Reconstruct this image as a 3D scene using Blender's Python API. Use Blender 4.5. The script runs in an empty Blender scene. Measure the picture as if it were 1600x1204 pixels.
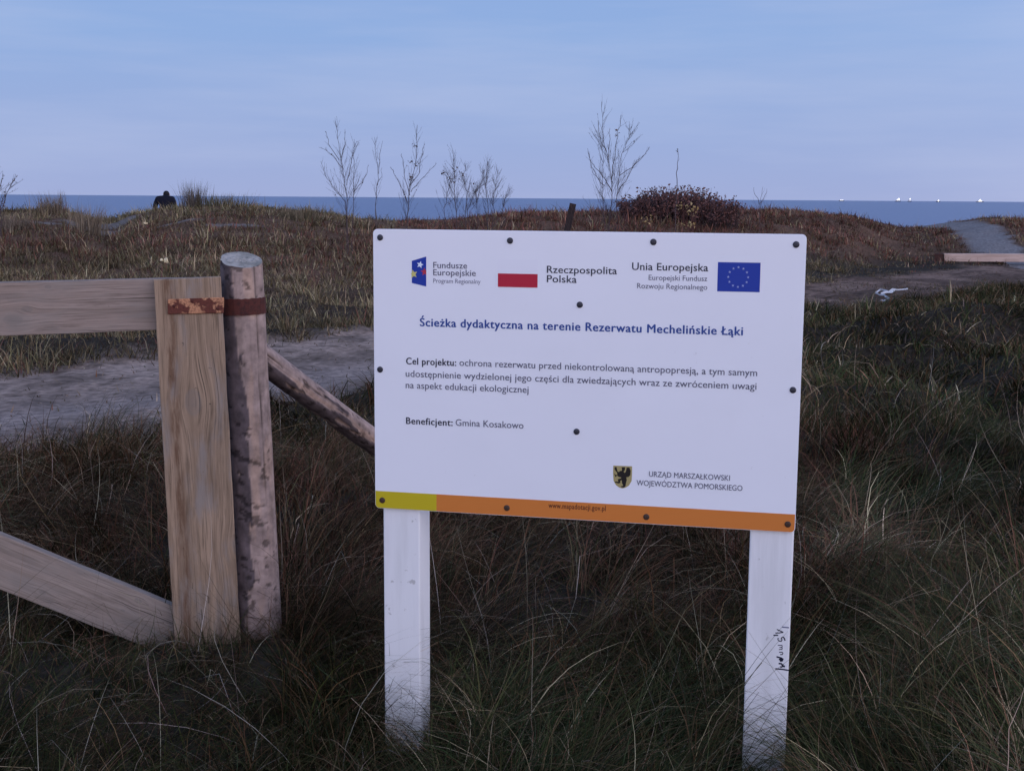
import bpy, bmesh, math, random
import numpy as np
from mathutils import Vector, Matrix
from mathutils.geometry import tessellate_polygon
random.seed(7); RNG = np.random.default_rng(11)
S = bpy.context.scene
COL = S.collection

# ------------------------------------------------------------------ camera
F, PITCH, ROLL, EYE = 2003.4, 0.14494, 0.0072531, 1.6      # focal length in pixels of a 1600 px wide frame
cp, sp, cr, sr = math.cos(PITCH), math.sin(PITCH), math.cos(ROLL), math.sin(ROLL)
r0, u0, fw = Vector((1, 0, 0)), Vector((0, sp, cp)), Vector((0, cp, -sp))
R, U = (r0 * cr + u0 * sr), (u0 * cr - r0 * sr)
cam = bpy.data.cameras.new('camera'); camo = bpy.data.objects.new('camera', cam); COL.objects.link(camo)
m = Matrix((R, U, -fw)).transposed().to_4x4(); m.translation = (0, 0, EYE); camo.matrix_world = m
cam.sensor_width = 36; cam.lens = F / 1600 * 36; cam.clip_start = 0.05; cam.clip_end = 60000
S.camera = camo

# ------------------------------------------------------------------ world: clear dusk sky, afterglow in the west (behind the camera)
W = bpy.data.worlds.new('World'); S.world = W; W.use_nodes = True
nt = W.node_tree; N = nt.nodes; L = nt.links; N.clear()
def nd(t, **k):
    n = N.new(t)
    for a, b in k.items(): setattr(n, a, b)
    return n
def ramp(nodes, stops, interp='EASE'):
    c = nodes.new('ShaderNodeValToRGB'); c.color_ramp.interpolation = interp
    e = c.color_ramp.elements
    while len(e) < len(stops): e.new(0.5)
    for i, (p, col) in enumerate(stops):
        e[i].position = p; e[i].color = (*col, 1)
    return c
out = nd('ShaderNodeOutputWorld'); bg = nd('ShaderNodeBackground'); L.new(bg.outputs[0], out.inputs[0])
tc = nd('ShaderNodeTexCoord'); sep = nd('ShaderNodeSeparateXYZ'); L.new(tc.outputs['Generated'], sep.inputs[0])
east = ramp(N, [(0.0, (.36, .425, .69)), (0.05, (.33, .43, .715)), (0.12, (.285, .43, .745)), (0.3, (.24, .385, .74)), (1.0, (.20, .33, .66))], 'LINEAR')
west = ramp(N, [(0.0, (2.3, 1.95, 2.05)), (0.12, (2.15, 2.0, 2.35)), (0.35, (1.35, 1.5, 2.15)), (1.0, (.20, .33, .66))], 'LINEAR')
L.new(sep.outputs[2], east.inputs[0]); L.new(sep.outputs[2], west.inputs[0])
WEST = Vector((.62, -.78, 0)).normalized()
dot = nd('ShaderNodeVectorMath', operation='DOT_PRODUCT'); L.new(tc.outputs['Generated'], dot.inputs[0]); dot.inputs[1].default_value = WEST
mr = nd('ShaderNodeMapRange', interpolation_type='SMOOTHSTEP'); L.new(dot.outputs['Value'], mr.inputs[0]); mr.inputs[1].default_value = -.62; mr.inputs[2].default_value = .95
mix = nd('ShaderNodeMix', data_type='RGBA'); L.new(mr.outputs[0], mix.inputs[0]); L.new(east.outputs[0], mix.inputs[6]); L.new(west.outputs[0], mix.inputs[7])
# left of the view deeper blue, right paler; faint high cloud
mp = nd('ShaderNodeMapping'); mp.inputs['Scale'].default_value = (1.2, 1.2, 11); L.new(tc.outputs['Generated'], mp.inputs[0])
cn = nd('ShaderNodeTexNoise'); cn.inputs['Scale'].default_value = 1.9; cn.inputs['Detail'].default_value = 5; cn.inputs['Roughness'].default_value = .55; L.new(mp.outputs[0], cn.inputs[0])
cm = nd('ShaderNodeMapRange'); L.new(cn.outputs[0], cm.inputs[0]); cm.inputs[1].default_value = .45; cm.inputs[2].default_value = .75; cm.inputs[3].default_value = 0; cm.inputs[4].default_value = .42
cl = nd('ShaderNodeMix', data_type='RGBA'); L.new(cm.outputs[0], cl.inputs[0]); L.new(mix.outputs[2], cl.inputs[6]); cl.inputs[7].default_value = (.52, .58, .80, 1)
L.new(cl.outputs[2], bg.inputs[0]); bg.inputs[1].default_value = 1.0

# ------------------------------------------------------------------ last glow of the set sun: very wide, weak, warm
sun = bpy.data.lights.new('sun', 'SUN'); sun.energy = .45; sun.angle = math.radians(50); sun.color = (1, .78, .68)
so = bpy.data.objects.new('sun', sun); COL.objects.link(so)
so.rotation_euler = Vector((-WEST.x - .25, -WEST.y, -.28)).to_track_quat('-Z', 'Y').to_euler()
S.view_settings.view_transform = 'Standard'; S.view_settings.look = 'None'
S.view_settings.exposure = 0; S.view_settings.gamma = 1; S.view_settings.use_curve_mapping = False
S.render.engine = 'CYCLES'

# ------------------------------------------------------------------ helpers
def ray(px, py):
    return (fw + R * ((px - 800) / F) - U * ((py - 602) / F))
def at(px, py, Y):                     # the point that far (metres forward) along a line of sight
    d = ray(px, py); return Vector((0, 0, EYE)) + d * (Y / d.y)
def on_plane(px, py, P, n):
    d = ray(px, py); o = Vector((0, 0, EYE)); return o + d * ((P - o).dot(n) / d.dot(n))
def hashn(ix, iy, seed):
    h = (ix.astype(np.int64) * 374761393 + iy.astype(np.int64) * 668265263 + seed * 1442695041) & 0xffffffff
    h = ((h ^ (h >> 13)) * 1274126177) & 0xffffffff
    return ((h ^ (h >> 16)) & 0xffff) / 65535.0
def vnoise(x, y, seed=0, octv=3, gain=.5):
    x = np.asarray(x, float); y = np.asarray(y, float); tot = 0; a = 1; s = 0
    for o in range(octv):
        ix, iy = np.floor(x), np.floor(y); fx, fy = x - ix, y - iy
        fx = fx * fx * (3 - 2 * fx); fy = fy * fy * (3 - 2 * fy)
        v = (hashn(ix, iy, seed + o) * (1 - fx) + hashn(ix + 1, iy, seed + o) * fx) * (1 - fy) + \
            (hashn(ix, iy + 1, seed + o) * (1 - fx) + hashn(ix + 1, iy + 1, seed + o) * fx) * fy
        tot = tot + a * v; s += a; a *= gain; x = x * 2.03 + 17.1; y = y * 2.03 + 5.3
    return tot / s
def sstep(a, b, x):
    t = np.clip((x - a) / (b - a), 0, 1); return t * t * (3 - 2 * t)

def tag(o, label=None, cat=None, group=None, kind=None):
    if label: o['label'] = label
    if cat: o['category'] = cat
    if group: o['group'] = group
    if kind: o['kind'] = kind
    return o
def empty(name, loc):
    o = bpy.data.objects.new(name, None); o.empty_display_size = .1; COL.objects.link(o); o.location = loc; return o
def wloc(o):
    v = Vector(o.location)
    return v + wloc(o.parent) if o.parent else v
def mesh_obj(name, verts, faces, mat, parent=None, origin=None, smooth=False, rot=None):
    """verts in world space (or local when rot, a 3x3 world matrix, is given with origin)"""
    if origin is None:
        a = np.array([tuple(v) for v in verts]); c = a.mean(0); origin = Vector((c[0], c[1], a[:, 2].min()))
    origin = Vector(origin)
    me = bpy.data.meshes.new(name)
    if rot is None: me.from_pydata([tuple(Vector(v) - origin) for v in verts], [], faces)
    else: me.from_pydata([tuple(v) for v in verts], [], faces)
    me.materials.append(mat)
    if smooth: me.polygons.foreach_set('use_smooth', [True] * len(me.polygons))
    me.update()
    o = bpy.data.objects.new(name, me); COL.objects.link(o)
    o.location = origin - (wloc(parent) if parent else Vector((0, 0, 0)))
    if rot is not None: o.rotation_euler = rot.to_euler()
    if parent: o.parent = parent
    return o
def np_mesh(name, V, faces_list, mat, cols=None, smooth=False, parent=None, faceted=None):
    """fast mesh: V (n,3); faces_list = list of (m,k) int arrays"""
    me = bpy.data.meshes.new(name)
    me.vertices.add(len(V)); me.vertices.foreach_set('co', np.ascontiguousarray(V, dtype=np.float32).ravel())
    loops = np.concatenate([f.ravel() for f in faces_list]); sizes = np.concatenate([np.full(len(f), f.shape[1]) for f in faces_list])
    me.loops.add(len(loops)); me.loops.foreach_set('vertex_index', loops.astype(np.int32))
    st = np.concatenate([[0], np.cumsum(sizes)[:-1]])
    me.polygons.add(len(sizes)); me.polygons.foreach_set('loop_start', st.astype(np.int32))
    me.update(calc_edges=True)
    if smooth: me.polygons.foreach_set('use_smooth', np.ones(len(sizes), bool))
    if cols is not None:
        at_ = me.color_attributes.new('Col', 'FLOAT_COLOR', 'POINT')
        c4 = np.ones((len(V), 4), np.float32); c4[:, :3] = cols; at_.data.foreach_set('color', c4.ravel())
    me.materials.append(mat)
    o = bpy.data.objects.new(name, me); COL.objects.link(o)
    if parent: o.parent = parent; o.location = -wloc(parent)
    return o

def new_mat(name, base=(.5, .5, .5), rough=.6, spec=.3, metal=0):
    mt = bpy.data.materials.new(name); mt.use_nodes = True
    b = mt.node_tree.nodes['Principled BSDF']
    b.inputs['Base Color'].default_value = (*base, 1); b.inputs['Roughness'].default_value = rough
    b.inputs['Specular IOR Level'].default_value = spec; b.inputs['Metallic'].default_value = metal
    return mt, mt.node_tree, b
def noise(t, scale, vec=None, detail=4, rough=.55, sc3=None, coord='Object'):
    n = t.nodes.new('ShaderNodeTexNoise'); n.inputs['Scale'].default_value = scale; n.inputs['Detail'].default_value = detail; n.inputs['Roughness'].default_value = rough
    if vec is None:
        c = t.nodes.new('ShaderNodeTexCoord'); vec = c.outputs[coord]
    if sc3:
        mpn = t.nodes.new('ShaderNodeMapping'); mpn.inputs['Scale'].default_value = sc3; t.links.new(vec, mpn.inputs[0]); vec = mpn.outputs[0]
    t.links.new(vec, n.inputs['Vector']); return n
def mixc(t, fac, a, b, blend='MIX'):
    n = t.nodes.new('ShaderNodeMix'); n.data_type = 'RGBA'; n.blend_type = blend
    for i, v in ((0, fac), (6, a), (7, b)):
        if isinstance(v, (int, float)): n.inputs[i].default_value = v
        elif isinstance(v, tuple): n.inputs[i].default_value = (*v, 1)
        else: t.links.new(v, n.inputs[i])
    return n.outputs[2]
def maprange(t, v, a, b, c=0., d=1., smooth=True):
    n = t.nodes.new('ShaderNodeMapRange')
    if smooth: n.interpolation_type = 'SMOOTHSTEP'
    t.links.new(v, n.inputs[0])
    for i, x in zip((1, 2, 3, 4), (a, b, c, d)): n.inputs[i].default_value = x
    return n.outputs[0]
def math_n(t, op, a, b=None):
    n = t.nodes.new('ShaderNodeMath'); n.operation = op
    for i, v in ((0, a), (1, b)):
        if v is None: continue
        if isinstance(v, (int, float)): n.inputs[i].default_value = v
        else: t.links.new(v, n.inputs[i])
    return n.outputs[0]
def bump(t, b, h, strength=.4, dist=.002):
    n = t.nodes.new('ShaderNodeBump'); n.inputs['Strength'].default_value = strength; n.inputs['Distance'].default_value = dist
    t.links.new(h, n.inputs['Height']); t.links.new(n.outputs[0], b.inputs['Normal'])

def col_mat(name, rough=.7, spec=.15, bump_scale=None, bdist=.01, mottle=None):
    mt, t, b = new_mat(name, rough=rough, spec=spec)
    a = t.nodes.new('ShaderNodeAttribute'); a.attribute_name = 'Col'; c = a.outputs['Color']
    if mottle:
        n1 = noise(t, mottle, detail=6); v = maprange(t, n1.outputs[0], .3, .7, .6, 1.35, False)
        c = mixc(t, 1.0, c, v, 'MULTIPLY')
    t.links.new(c, b.inputs['Base Color'])
    if bump_scale:
        n2 = noise(t, bump_scale, detail=7, rough=.65); bump(t, b, n2.outputs[0], .8, bdist)
    return mt

# ------------------------------------------------------------------ terrain
CR_PX = np.array([-300, 0, 60, 100, 140, 165, 185, 210, 250, 300, 400, 480, 560, 620, 700, 770, 830, 960, 1060, 1150, 1250, 1320, 1360, 1400, 1435, 1480, 1530, 1600, 1900])
CR_Y = np.array([330, 330, 328, 327, 339, 343, 341, 333, 327, 323, 323, 331, 342, 347, 344, 336, 331, 331, 327, 328, 331, 338, 347, 356, 353, 347, 341, 343, 339])
CR_D = np.array([36, 36, 36, 36, 37, 38, 38, 37, 36, 35, 35, 34, 33, 33, 34, 35, 36, 37, 38, 40, 41, 42, 44, 46, 47, 46, 45, 44, 44])
CR_B = np.array([15, 15, 15, 15, 15, 15, 15, 15, 15, 15, 16, 16, 17, 18, 19, 20, 21, 23, 25, 27, 28, 29, 31, 33, 33, 33, 33, 33, 34])
def yhor(px): return 303.8 + .00725 * px
def crest(X, Y):
    t = X / np.maximum(Y, 3.) * F + 800
    D = np.interp(t, CR_PX, CR_D); ys = np.interp(t, CR_PX, CR_Y); B = np.interp(t, CR_PX, CR_B)
    return t, D, EYE - (ys - yhor(t)) / F * D, B
def path_s(X, Y): return Y - 1.27 * X + (vnoise(X * .45, Y * .45, 5) - .5) * 1.6
def zone(X, Y):                       # 1 on the trodden path
    s = path_s(X, Y) + 1.5 * sstep(.5, -2.5, X) * (1 - sstep(13.5, 16, path_s(X, Y))); w = (vnoise(X * 2.1, Y * 2.1, 9) - .5) * 1.5 + (vnoise(X * 7, Y * 7, 12, 2) - .5) * .9
    return sstep(12.4, 13.1, s + w) * (1 - sstep(17.0, 18.4, s + w))
# sandy track climbing through the gap on the right
TRK = [(14.9, 29), (13.7, 32.5), (13.7, 36), (14.5, 40), (15.2, 44), (15.2, 49)]
def track(X, Y):
    d = np.full(np.shape(X), 99.)
    for (x0, y0), (x1, y1) in zip(TRK[:-1], TRK[1:]):
        dx, dy = x1 - x0, y1 - y0; k = np.clip(((X - x0) * dx + (Y - y0) * dy) / (dx * dx + dy * dy), 0, 1)
        d = np.minimum(d, np.hypot(X - x0 - k * dx, Y - y0 - k * dy))
    w = (vnoise(X * 1.3, Y * 1.3, 31) - .5) * 1.2
    return 1 - sstep(.38, .85, d + w * .7)
BUMPS = [(5.1, 14.6, .9, .30), (3.3, 12.6, .7, .16), (2.5, 9.2, .8, .12), (4.3, 10.5, 1.0, .15), (-1.2, 6.5, .8, .08), (.9, 5.2, .6, .1), (-1.0, 4.2, .5, .08), (2.6, 6.0, .7, .12), (6.6, 15.5, 1.2, .25)]
def zf(X, Y):
    X = np.asarray(X, float); Y = np.asarray(Y, float)
    t, D, zc, B = crest(X, Y)
    k = np.clip((Y - B) / (D - B), 0, 1); rise = k * k * (3 - 2 * k) * .55 + k * .45
    z = zc * rise
    z = np.where(Y > D, zc + (-1.6 - zc) * sstep(0, 20, Y - D), z)
    p = zone(X, Y)
    z = z + (vnoise(X * .33, Y * .33, 2) - .5) * (.16 + .25 * np.clip((Y - 18) / 15, 0, 1) * (1 - sstep(.7, 1, k))) * (1 - np.where(t < 480, .35, .7) * sstep(.6, 1, k))
    z = z + (vnoise(X * 1.5, Y * 1.5, 3, 2) - .5) * .10 * (1 - p) + (vnoise(X * 4, Y * 4, 4, 3) - .5) * .025
    near = sstep(3.8, 5.5, Y) * (1 - sstep(18, 24, Y)) * (1 - p)
    z = z + near * .34 * (np.clip(1 - 2.6 * np.abs(vnoise(X * .85, Y * .7, 61, 2) - .5), 0, 1) - .55) * np.where(X > 1.2, 1, .45)
    for bx, by, br, bh in BUMPS: z = z + bh * np.exp(-((X - bx) ** 2 + (Y - by) ** 2) / br ** 2)
    z = z - .05 * p
    return np.where(Y < 0, z * np.exp(Y * .2), z)
def gz(x, y): return float(zf(np.array([x]), np.array([y]))[0])
def ground_hit(px, py):
    d = ray(px, py); k = np.arange(2.5, 60, .02) / d.y
    X, Y, Z = d.x * k, d.y * k, EYE + d.z * k
    i = np.argmax(Z < zf(X, Y)); return Vector((X[i], Y[i], float(zf(X[i:i+1], Y[i:i+1])[0])))

def ray_above(px, py, h):              # first point along a sight line that is only h above the ground
    d = ray(px, py); k = np.arange(8, 60, .05) / d.y; X, Y, Z = d.x * k, d.y * k, EYE + d.z * k
    i = np.argmax(Z - zf(X, Y) < h); return Vector((X[i], Y[i], Z[i]))
nx = 520
Ys = np.concatenate([np.linspace(-40, 1, 24)[:-1], np.linspace(1, 20, 260)[:-1], np.linspace(20, 50, 200)[:-1], np.linspace(50, 90, 30)])
ts = np.linspace(-1.3, 1.3, nx)
YY, TT = np.meshgrid(Ys, ts, indexing='ij'); XX = TT * (np.maximum(YY, 0) * .62 + 6) + np.where(YY < 0, TT * -YY, 0)
ZZ = zf(XX, YY)
PZ = zone(XX, YY); TK = track(XX, YY)
# colours: litter and soil under the grass, trodden sand on the path
n1 = vnoise(XX * .8, YY * .8, 40)[..., None]; n2 = .5 + .8 * (vnoise(XX * 4.3, YY * 1.9, 41, 5, .68) - .5)[..., None]
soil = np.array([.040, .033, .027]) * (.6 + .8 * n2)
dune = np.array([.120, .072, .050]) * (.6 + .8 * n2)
sandc = np.array([.36, .27, .225]) * (.82 + .3 * n2)
sandl = np.array([.36, .31, .285]) * (.8 + .35 * n2)
_, Dc, _, Bc = crest(XX, YY)
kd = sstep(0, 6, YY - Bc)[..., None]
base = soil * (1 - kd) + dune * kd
ss = path_s(XX, YY)
edge = sstep(.40, .62, n1[..., 0] * .6 + n2[..., 0] * .4)[..., None]
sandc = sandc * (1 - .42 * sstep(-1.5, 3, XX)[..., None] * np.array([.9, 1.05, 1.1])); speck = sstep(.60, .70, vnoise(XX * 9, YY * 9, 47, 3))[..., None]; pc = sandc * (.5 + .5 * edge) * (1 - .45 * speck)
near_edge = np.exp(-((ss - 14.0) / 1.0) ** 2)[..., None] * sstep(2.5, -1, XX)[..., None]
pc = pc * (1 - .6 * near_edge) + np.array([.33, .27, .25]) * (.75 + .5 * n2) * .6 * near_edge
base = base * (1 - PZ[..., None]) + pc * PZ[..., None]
base = base * (1 - TK[..., None]) + sandl * .62 * np.array([.92, 1, 1.1]) * TK[..., None]
# bare sand showing between the tufts of the left dune
strip = np.zeros_like(XX)
for bx, by, rx, ry in [(-10.3, 31.8, 1.0, 1.0), (-10.9, 30.4, .7, .5), (-8.0, 29.4, 1.1, .35), (-6.2, 28.6, .8, .25), (-10.6, 34.5, 1.0, .9)]:
    strip = np.maximum(strip, np.exp(-((XX - bx) / rx) ** 2 - ((YY - by) / ry) ** 2))
strip = sstep(.35, .75, strip + (n2[..., 0] - .5) * 1.1)[..., None]
base = base * (1 - strip) + sandl * .5 * strip
beach = sstep(2, 6, YY - Dc)[..., None]; base = base * (1 - beach) + sandl * beach
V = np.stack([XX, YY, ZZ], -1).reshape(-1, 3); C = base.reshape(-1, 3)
ny = len(Ys); idx = np.arange(ny * nx).reshape(ny, nx)
quads = np.stack([idx[:-1, :-1], idx[:-1, 1:], idx[1:, 1:], idx[1:, :-1]], -1).reshape(-1, 4)
pm = (PZ[:-1, :-1] > .5).ravel(); tm = (TK[:-1, :-1] > .5).ravel() & ~pm
ground_mat = col_mat('earth', .9, .03, 30, .03, 14)
for nm, sel in (('ground', ~pm & ~tm), ('path', pm), ('sandy_track', tm)):
    q = quads[sel]; u, inv = np.unique(q, return_inverse=True)
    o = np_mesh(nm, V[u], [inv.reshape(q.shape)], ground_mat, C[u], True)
    tag(o, kind='structure')

# ------------------------------------------------------------------ sea
sm, t, b = new_mat('sea_water', (.008, .032, .165), .28, .45)
n1_ = noise(t, .35, sc3=(.35, 1, 1), detail=6, rough=.6); bump(t, b, n1_.outputs[0], 1.0, .35)
tag(mesh_obj('sea', [(-30000, 40, -1.05), (30000, 40, -1.05), (30000, 40000, -1.05), (-30000, 40000, -1.05)], [(0, 1, 2, 3)], sm, origin=(0, 60, -1.05)), kind='structure')

# ------------------------------------------------------------------ blades
def blades(roots, az, L_, w, th0, th1, cols, nseg, twist=None):
    """roots (n,3), az heading, L_ length, w width, th0/th1 angle from vertical at base and tip, cols (n,3)"""
    n = len(roots); h = np.stack([np.cos(az), np.sin(az), np.zeros(n)], -1); up = np.array([0, 0, 1.])
    side = np.stack([-np.sin(az), np.cos(az), np.zeros(n)], -1)
    if twist is not None:
        side = side * np.cos(twist)[:, None] + (h * .7 + up * .3) * np.sin(twist)[:, None]
    pts = [roots]; p = roots.copy(); drift = RNG.normal(0, .16, n); kk = RNG.integers(1, max(2, nseg), n); broken = RNG.uniform(0, 1, n) < .22; ka = RNG.normal(0, .9, n); kt = RNG.uniform(.3, 1.3, n); azk = az.copy(); ext = np.zeros(n)
    for k in range(nseg):
        hit = broken & (kk == k); ext = np.where(hit, kt, ext); azk = azk + np.where(hit, ka, 0) + drift
        h = np.stack([np.cos(azk), np.sin(azk), np.zeros(n)], -1)
        th = np.clip(th0 + (th1 - th0) * ((k + .5) / nseg) + ext, -.5, 2.6)
        p = p + (h * np.sin(th)[:, None] + up * np.cos(th)[:, None]) * (L_ / nseg)[:, None]; pts.append(p)
    vs = []; 
    for k in range(nseg):
        ww = (w * (1 - (k / nseg) ** 1.6) * .5)[:, None]
        vs += [pts[k] - side * ww, pts[k] + side * ww]
    vs.append(pts[-1])
    per = 2 * nseg + 1; Vv = np.stack(vs, 1).reshape(-1, 3); o = (np.arange(n) * per)[:, None]
    qs = [np.concatenate([o + 2 * k, o + 2 * k + 1, o + 2 * k + 3, o + 2 * k + 2], 1) for k in range(nseg - 1)]
    tri = np.concatenate([o + 2 * nseg - 2, o + 2 * nseg - 1, o + 2 * nseg], 1)
    return Vv, (np.concatenate(qs) if qs else None), tri, np.repeat(cols, per, 0)
class Acc:
    def __init__(s): s.V, s.Q, s.T, s.C, s.n = [], [], [], [], 0
    def add(s, r):
        V_, q, t_, c = r; s.V.append(V_); s.C.append(c); s.T.append(t_ + s.n)
        if q is not None: s.Q.append(q + s.n)
        s.n += len(V_)
    def build(s, name, mat):
        fl = ([np.concatenate(s.Q)] if s.Q else []) + [np.concatenate(s.T)]
        return np_mesh(name, np.concatenate(s.V), fl, mat, np.concatenate(s.C))
def pick(pal, wts, n, jit=.25):
    pal = np.array(pal); i = RNG.choice(len(pal), n, p=np.array(wts) / sum(wts))
    return pal[i] * RNG.uniform(1 - jit, 1 + jit, (n, 1)) * RNG.uniform(.92, 1.08, (n, 3))
grass_mat = col_mat('grass_blade', .85, .02)
def screen_px(X, Y, Z):
    v = np.stack([X, Y, Z - EYE], -1); z = v @ np.array(fw); x = v @ np.array(R) / z * F + 800; y = 602 - v @ np.array(U) / z * F
    return x, y
GREEN = [(.022, .031, .012), (.040, .047, .017), (.030, .038, .020), (.072, .064, .028), (.095, .062, .032), (.33, .25, .155)]
BROWN = [(.065, .038, .024), (.135, .068, .040), (.17, .11, .062), (.085, .066, .034), (.035, .038, .020), (.36, .265, .175)]
def tussocks(acc, x0, x1, y0, y1, dens, per, Lr, wr, nseg, spread, brownf, seed, comb=(.95, -.25), combw=1.5, keep=None):
    area = (x1 - x0) * (y1 - y0); n = int(area * dens)
    cx = RNG.uniform(x0, x1, n); cy = RNG.uniform(y0, y1, n)
    ok = (np.abs(cx) < cy * .47 + .8) & (zone(cx, cy) < RNG.uniform(.15, .75, n))
    if keep is not None: ok &= keep(cx, cy)
    cx, cy = cx[ok], cy[ok]; n = len(cx)
    k = RNG.poisson(per, n); ti = np.repeat(np.arange(n), k); m_ = len(ti)
    a = RNG.uniform(0, 2 * np.pi, m_); rr = np.abs(RNG.normal(0, spread, m_))
    X = cx[ti] + rr * np.cos(a); Y = cy[ti] + rr * np.sin(a)
    # combing direction drifts over the ground
    ang = math.atan2(comb[1], comb[0]) + (vnoise(cx * 1.2, cy * 1.2, seed) - .5) * 9.0 + RNG.normal(0, .3, n)
    LK = 9; lk = RNG.integers(0, LK, m_); la = RNG.uniform(0, 2 * np.pi, (n, LK))[ti, lk]; locked = RNG.uniform(0, 1, m_) < .72; a = np.where(locked, la, a)
    X = np.where(locked, cx[ti] + spread * 1.3 * np.cos(la) + RNG.normal(0, spread * .28, m_), X); Y = np.where(locked, cy[ti] + spread * 1.3 * np.sin(la) + RNG.normal(0, spread * .28, m_), Y)
    dx = np.cos(a) * .7 + np.cos(ang[ti]) * combw * 1.2 + RNG.normal(0, .28, m_); dy = np.sin(a) * .7 + np.sin(ang[ti]) * combw * 1.2 + RNG.normal(0, .35, m_)
    az = np.arctan2(dy, dx); lz = (np.arctan2(np.sin(la) * .7 + np.sin(ang[ti]) * combw * 1.2, np.cos(la) * .7 + np.cos(ang[ti]) * combw * 1.2) + RNG.normal(0, .35, (n, LK))[ti, lk] + RNG.normal(0, .11, m_)); az = np.where(locked, lz, az)
    tl = RNG.uniform(.65, 1.25, n); Ln = RNG.uniform(*Lr, m_) * tl[ti]
    th0 = np.where(locked, np.abs(RNG.normal(.62, .25, (n, LK)))[ti, lk] + RNG.normal(0, .07, m_), np.abs(RNG.normal(.6, .3, m_))); th1 = th0 + np.where(locked, RNG.uniform(.8, 1.9, (n, LK))[ti, lk] + RNG.normal(0, .12, m_), RNG.uniform(.7, 1.9, m_))
    bf = np.clip(brownf(cx, cy) + RNG.normal(0, .18, n), 0, 1)[ti] > RNG.uniform(0, 1, m_)
    cg = pick(GREEN, [4, 5, 4, 3, 2, .9], m_); cb = pick(BROWN, [4, 4, 3, 3, 3, 1.0], m_)
    lt = RNG.uniform(.55, 1.5, (n, LK))[ti, lk]
    c = np.where(bf[:, None], cb, cg) * np.where(locked, lt, 1)[:, None] * ((RNG.uniform(.35, 1.55, n) * (.42 + 1.25 * vnoise(cx * 1.3, cy * 1.3, seed + 8)))[ti])[:, None]
    Z = zf(X, Y) - .02
    # the ground before the right-hand sign post is trampled short
    px, py = screen_px(X, Y, Z)
    fr = (px > 1120) & (px < 1275) & (Y < 3.5); Ln = np.where(fr, Ln * .17, Ln)
    fr = (px > 575) & (px < 690) & (Y < 3.75); Ln = np.where(fr, Ln * .36, Ln)
    fr = (px < 430) & (Y > 3.45) & (Y < 4.5); Ln = np.where(fr, Ln * .24, Ln)
    fr = (Y < 3.1); Ln = np.where(fr, Ln * .7, Ln)
    acc.add(blades(np.stack([X, Y, Z], -1), az, Ln, RNG.uniform(*wr, m_), th0, th1, c, nseg, RNG.uniform(-1.2, 1.2, m_)))
    return m_
def straws(acc, n, x0, x1, y0, y1, Lr, wr, cols, up=.5, keep=None, pth=.4):
    X = RNG.uniform(x0, x1, n); Y = RNG.uniform(y0, y1, n)
    ok = (np.abs(X) < Y * .47 + .5) & (zone(X, Y) < pth)
    if keep is not None: ok &= keep(X, Y)
    px, py = screen_px(X, Y, zf(X, Y)); ok &= ~((px > 1100) & (px < 1290) & (Y < 3.6)) & ~((px > 560) & (px < 700) & (Y < 3.85))
    X, Y = X[ok], Y[ok]; m_ = len(X); Z = zf(X, Y)
    th0 = np.abs(RNG.normal(up, .38, m_)); th1 = th0 + RNG.normal(.85, .8, m_)
    acc.add(blades(np.stack([X, Y, Z], -1), RNG.uniform(0, 6.28, m_), RNG.uniform(*Lr, m_), RNG.uniform(*wr, m_), th0, th1, pick(cols, [1] * len(cols), m_, .35), 5, RNG.uniform(-1, 1, m_)))

def bf_near(x, y):                    # how brown: a reddish band behind the sign, green before it and to the right
    b_ = .20 + .95 * np.exp(-((y - 5.6) / 1.5) ** 2) * sstep(2.4, .2, x) + .35 * sstep(5, 9, y) * sstep(1.5, -1, x)
    return b_ + (vnoise(x * .9, y * .9, 77) - .5) * .9
OLIVE_ = [(.12, .095, .05), (.09, .075, .04)]
A = Acc(); cnt = 0
cnt += tussocks(A, -2.6, 2.6, 2.35, 4.6, 42, 170, (.32, .72), (.0020, .0044), 7, .055, bf_near, 50)
cnt += tussocks(A, -4.2, 4.4, 4.6, 8.5, 22, 95, (.26, .62), (.0028, .0060), 5, .075, bf_near, 50)
cnt += tussocks(A, -7, 11.5, 8.5, 24, 21, 34, (.16, .38), (.007, .015), 4, .12, lambda x, y: .32 + .5 * sstep(2, -1, x) + (vnoise(x * .6, y * .6, 78) - .5) * .9, 51,
                keep=lambda x, y: path_s(x, y) < 14.2)
# fine low under-grass so no bare soil shows
straws(A, 30000, -2.6, 2.6, 2.4, 5.2, (.08, .26), (.002, .004), GREEN[:5] + BROWN[:2], .9)
straws(A, 22000, -4.6, 5, 5.2, 10, (.08, .26), (.003, .006), GREEN[:5] + BROWN[:3], .9)
straws(A, 52000, 0, 11.5, 8, 24, (.08, .24), (.008, .015), GREEN[1:5] + BROWN[1:4] + OLIVE_, .8, pth=.6, keep=lambda x, y: path_s(x, y) < 14)
straws(A, 9000, -5, 4, 8, 15, (.05, .16), (.005, .009), BROWN[:4] + OLIVE_, 1.0, pth=.75)
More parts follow.
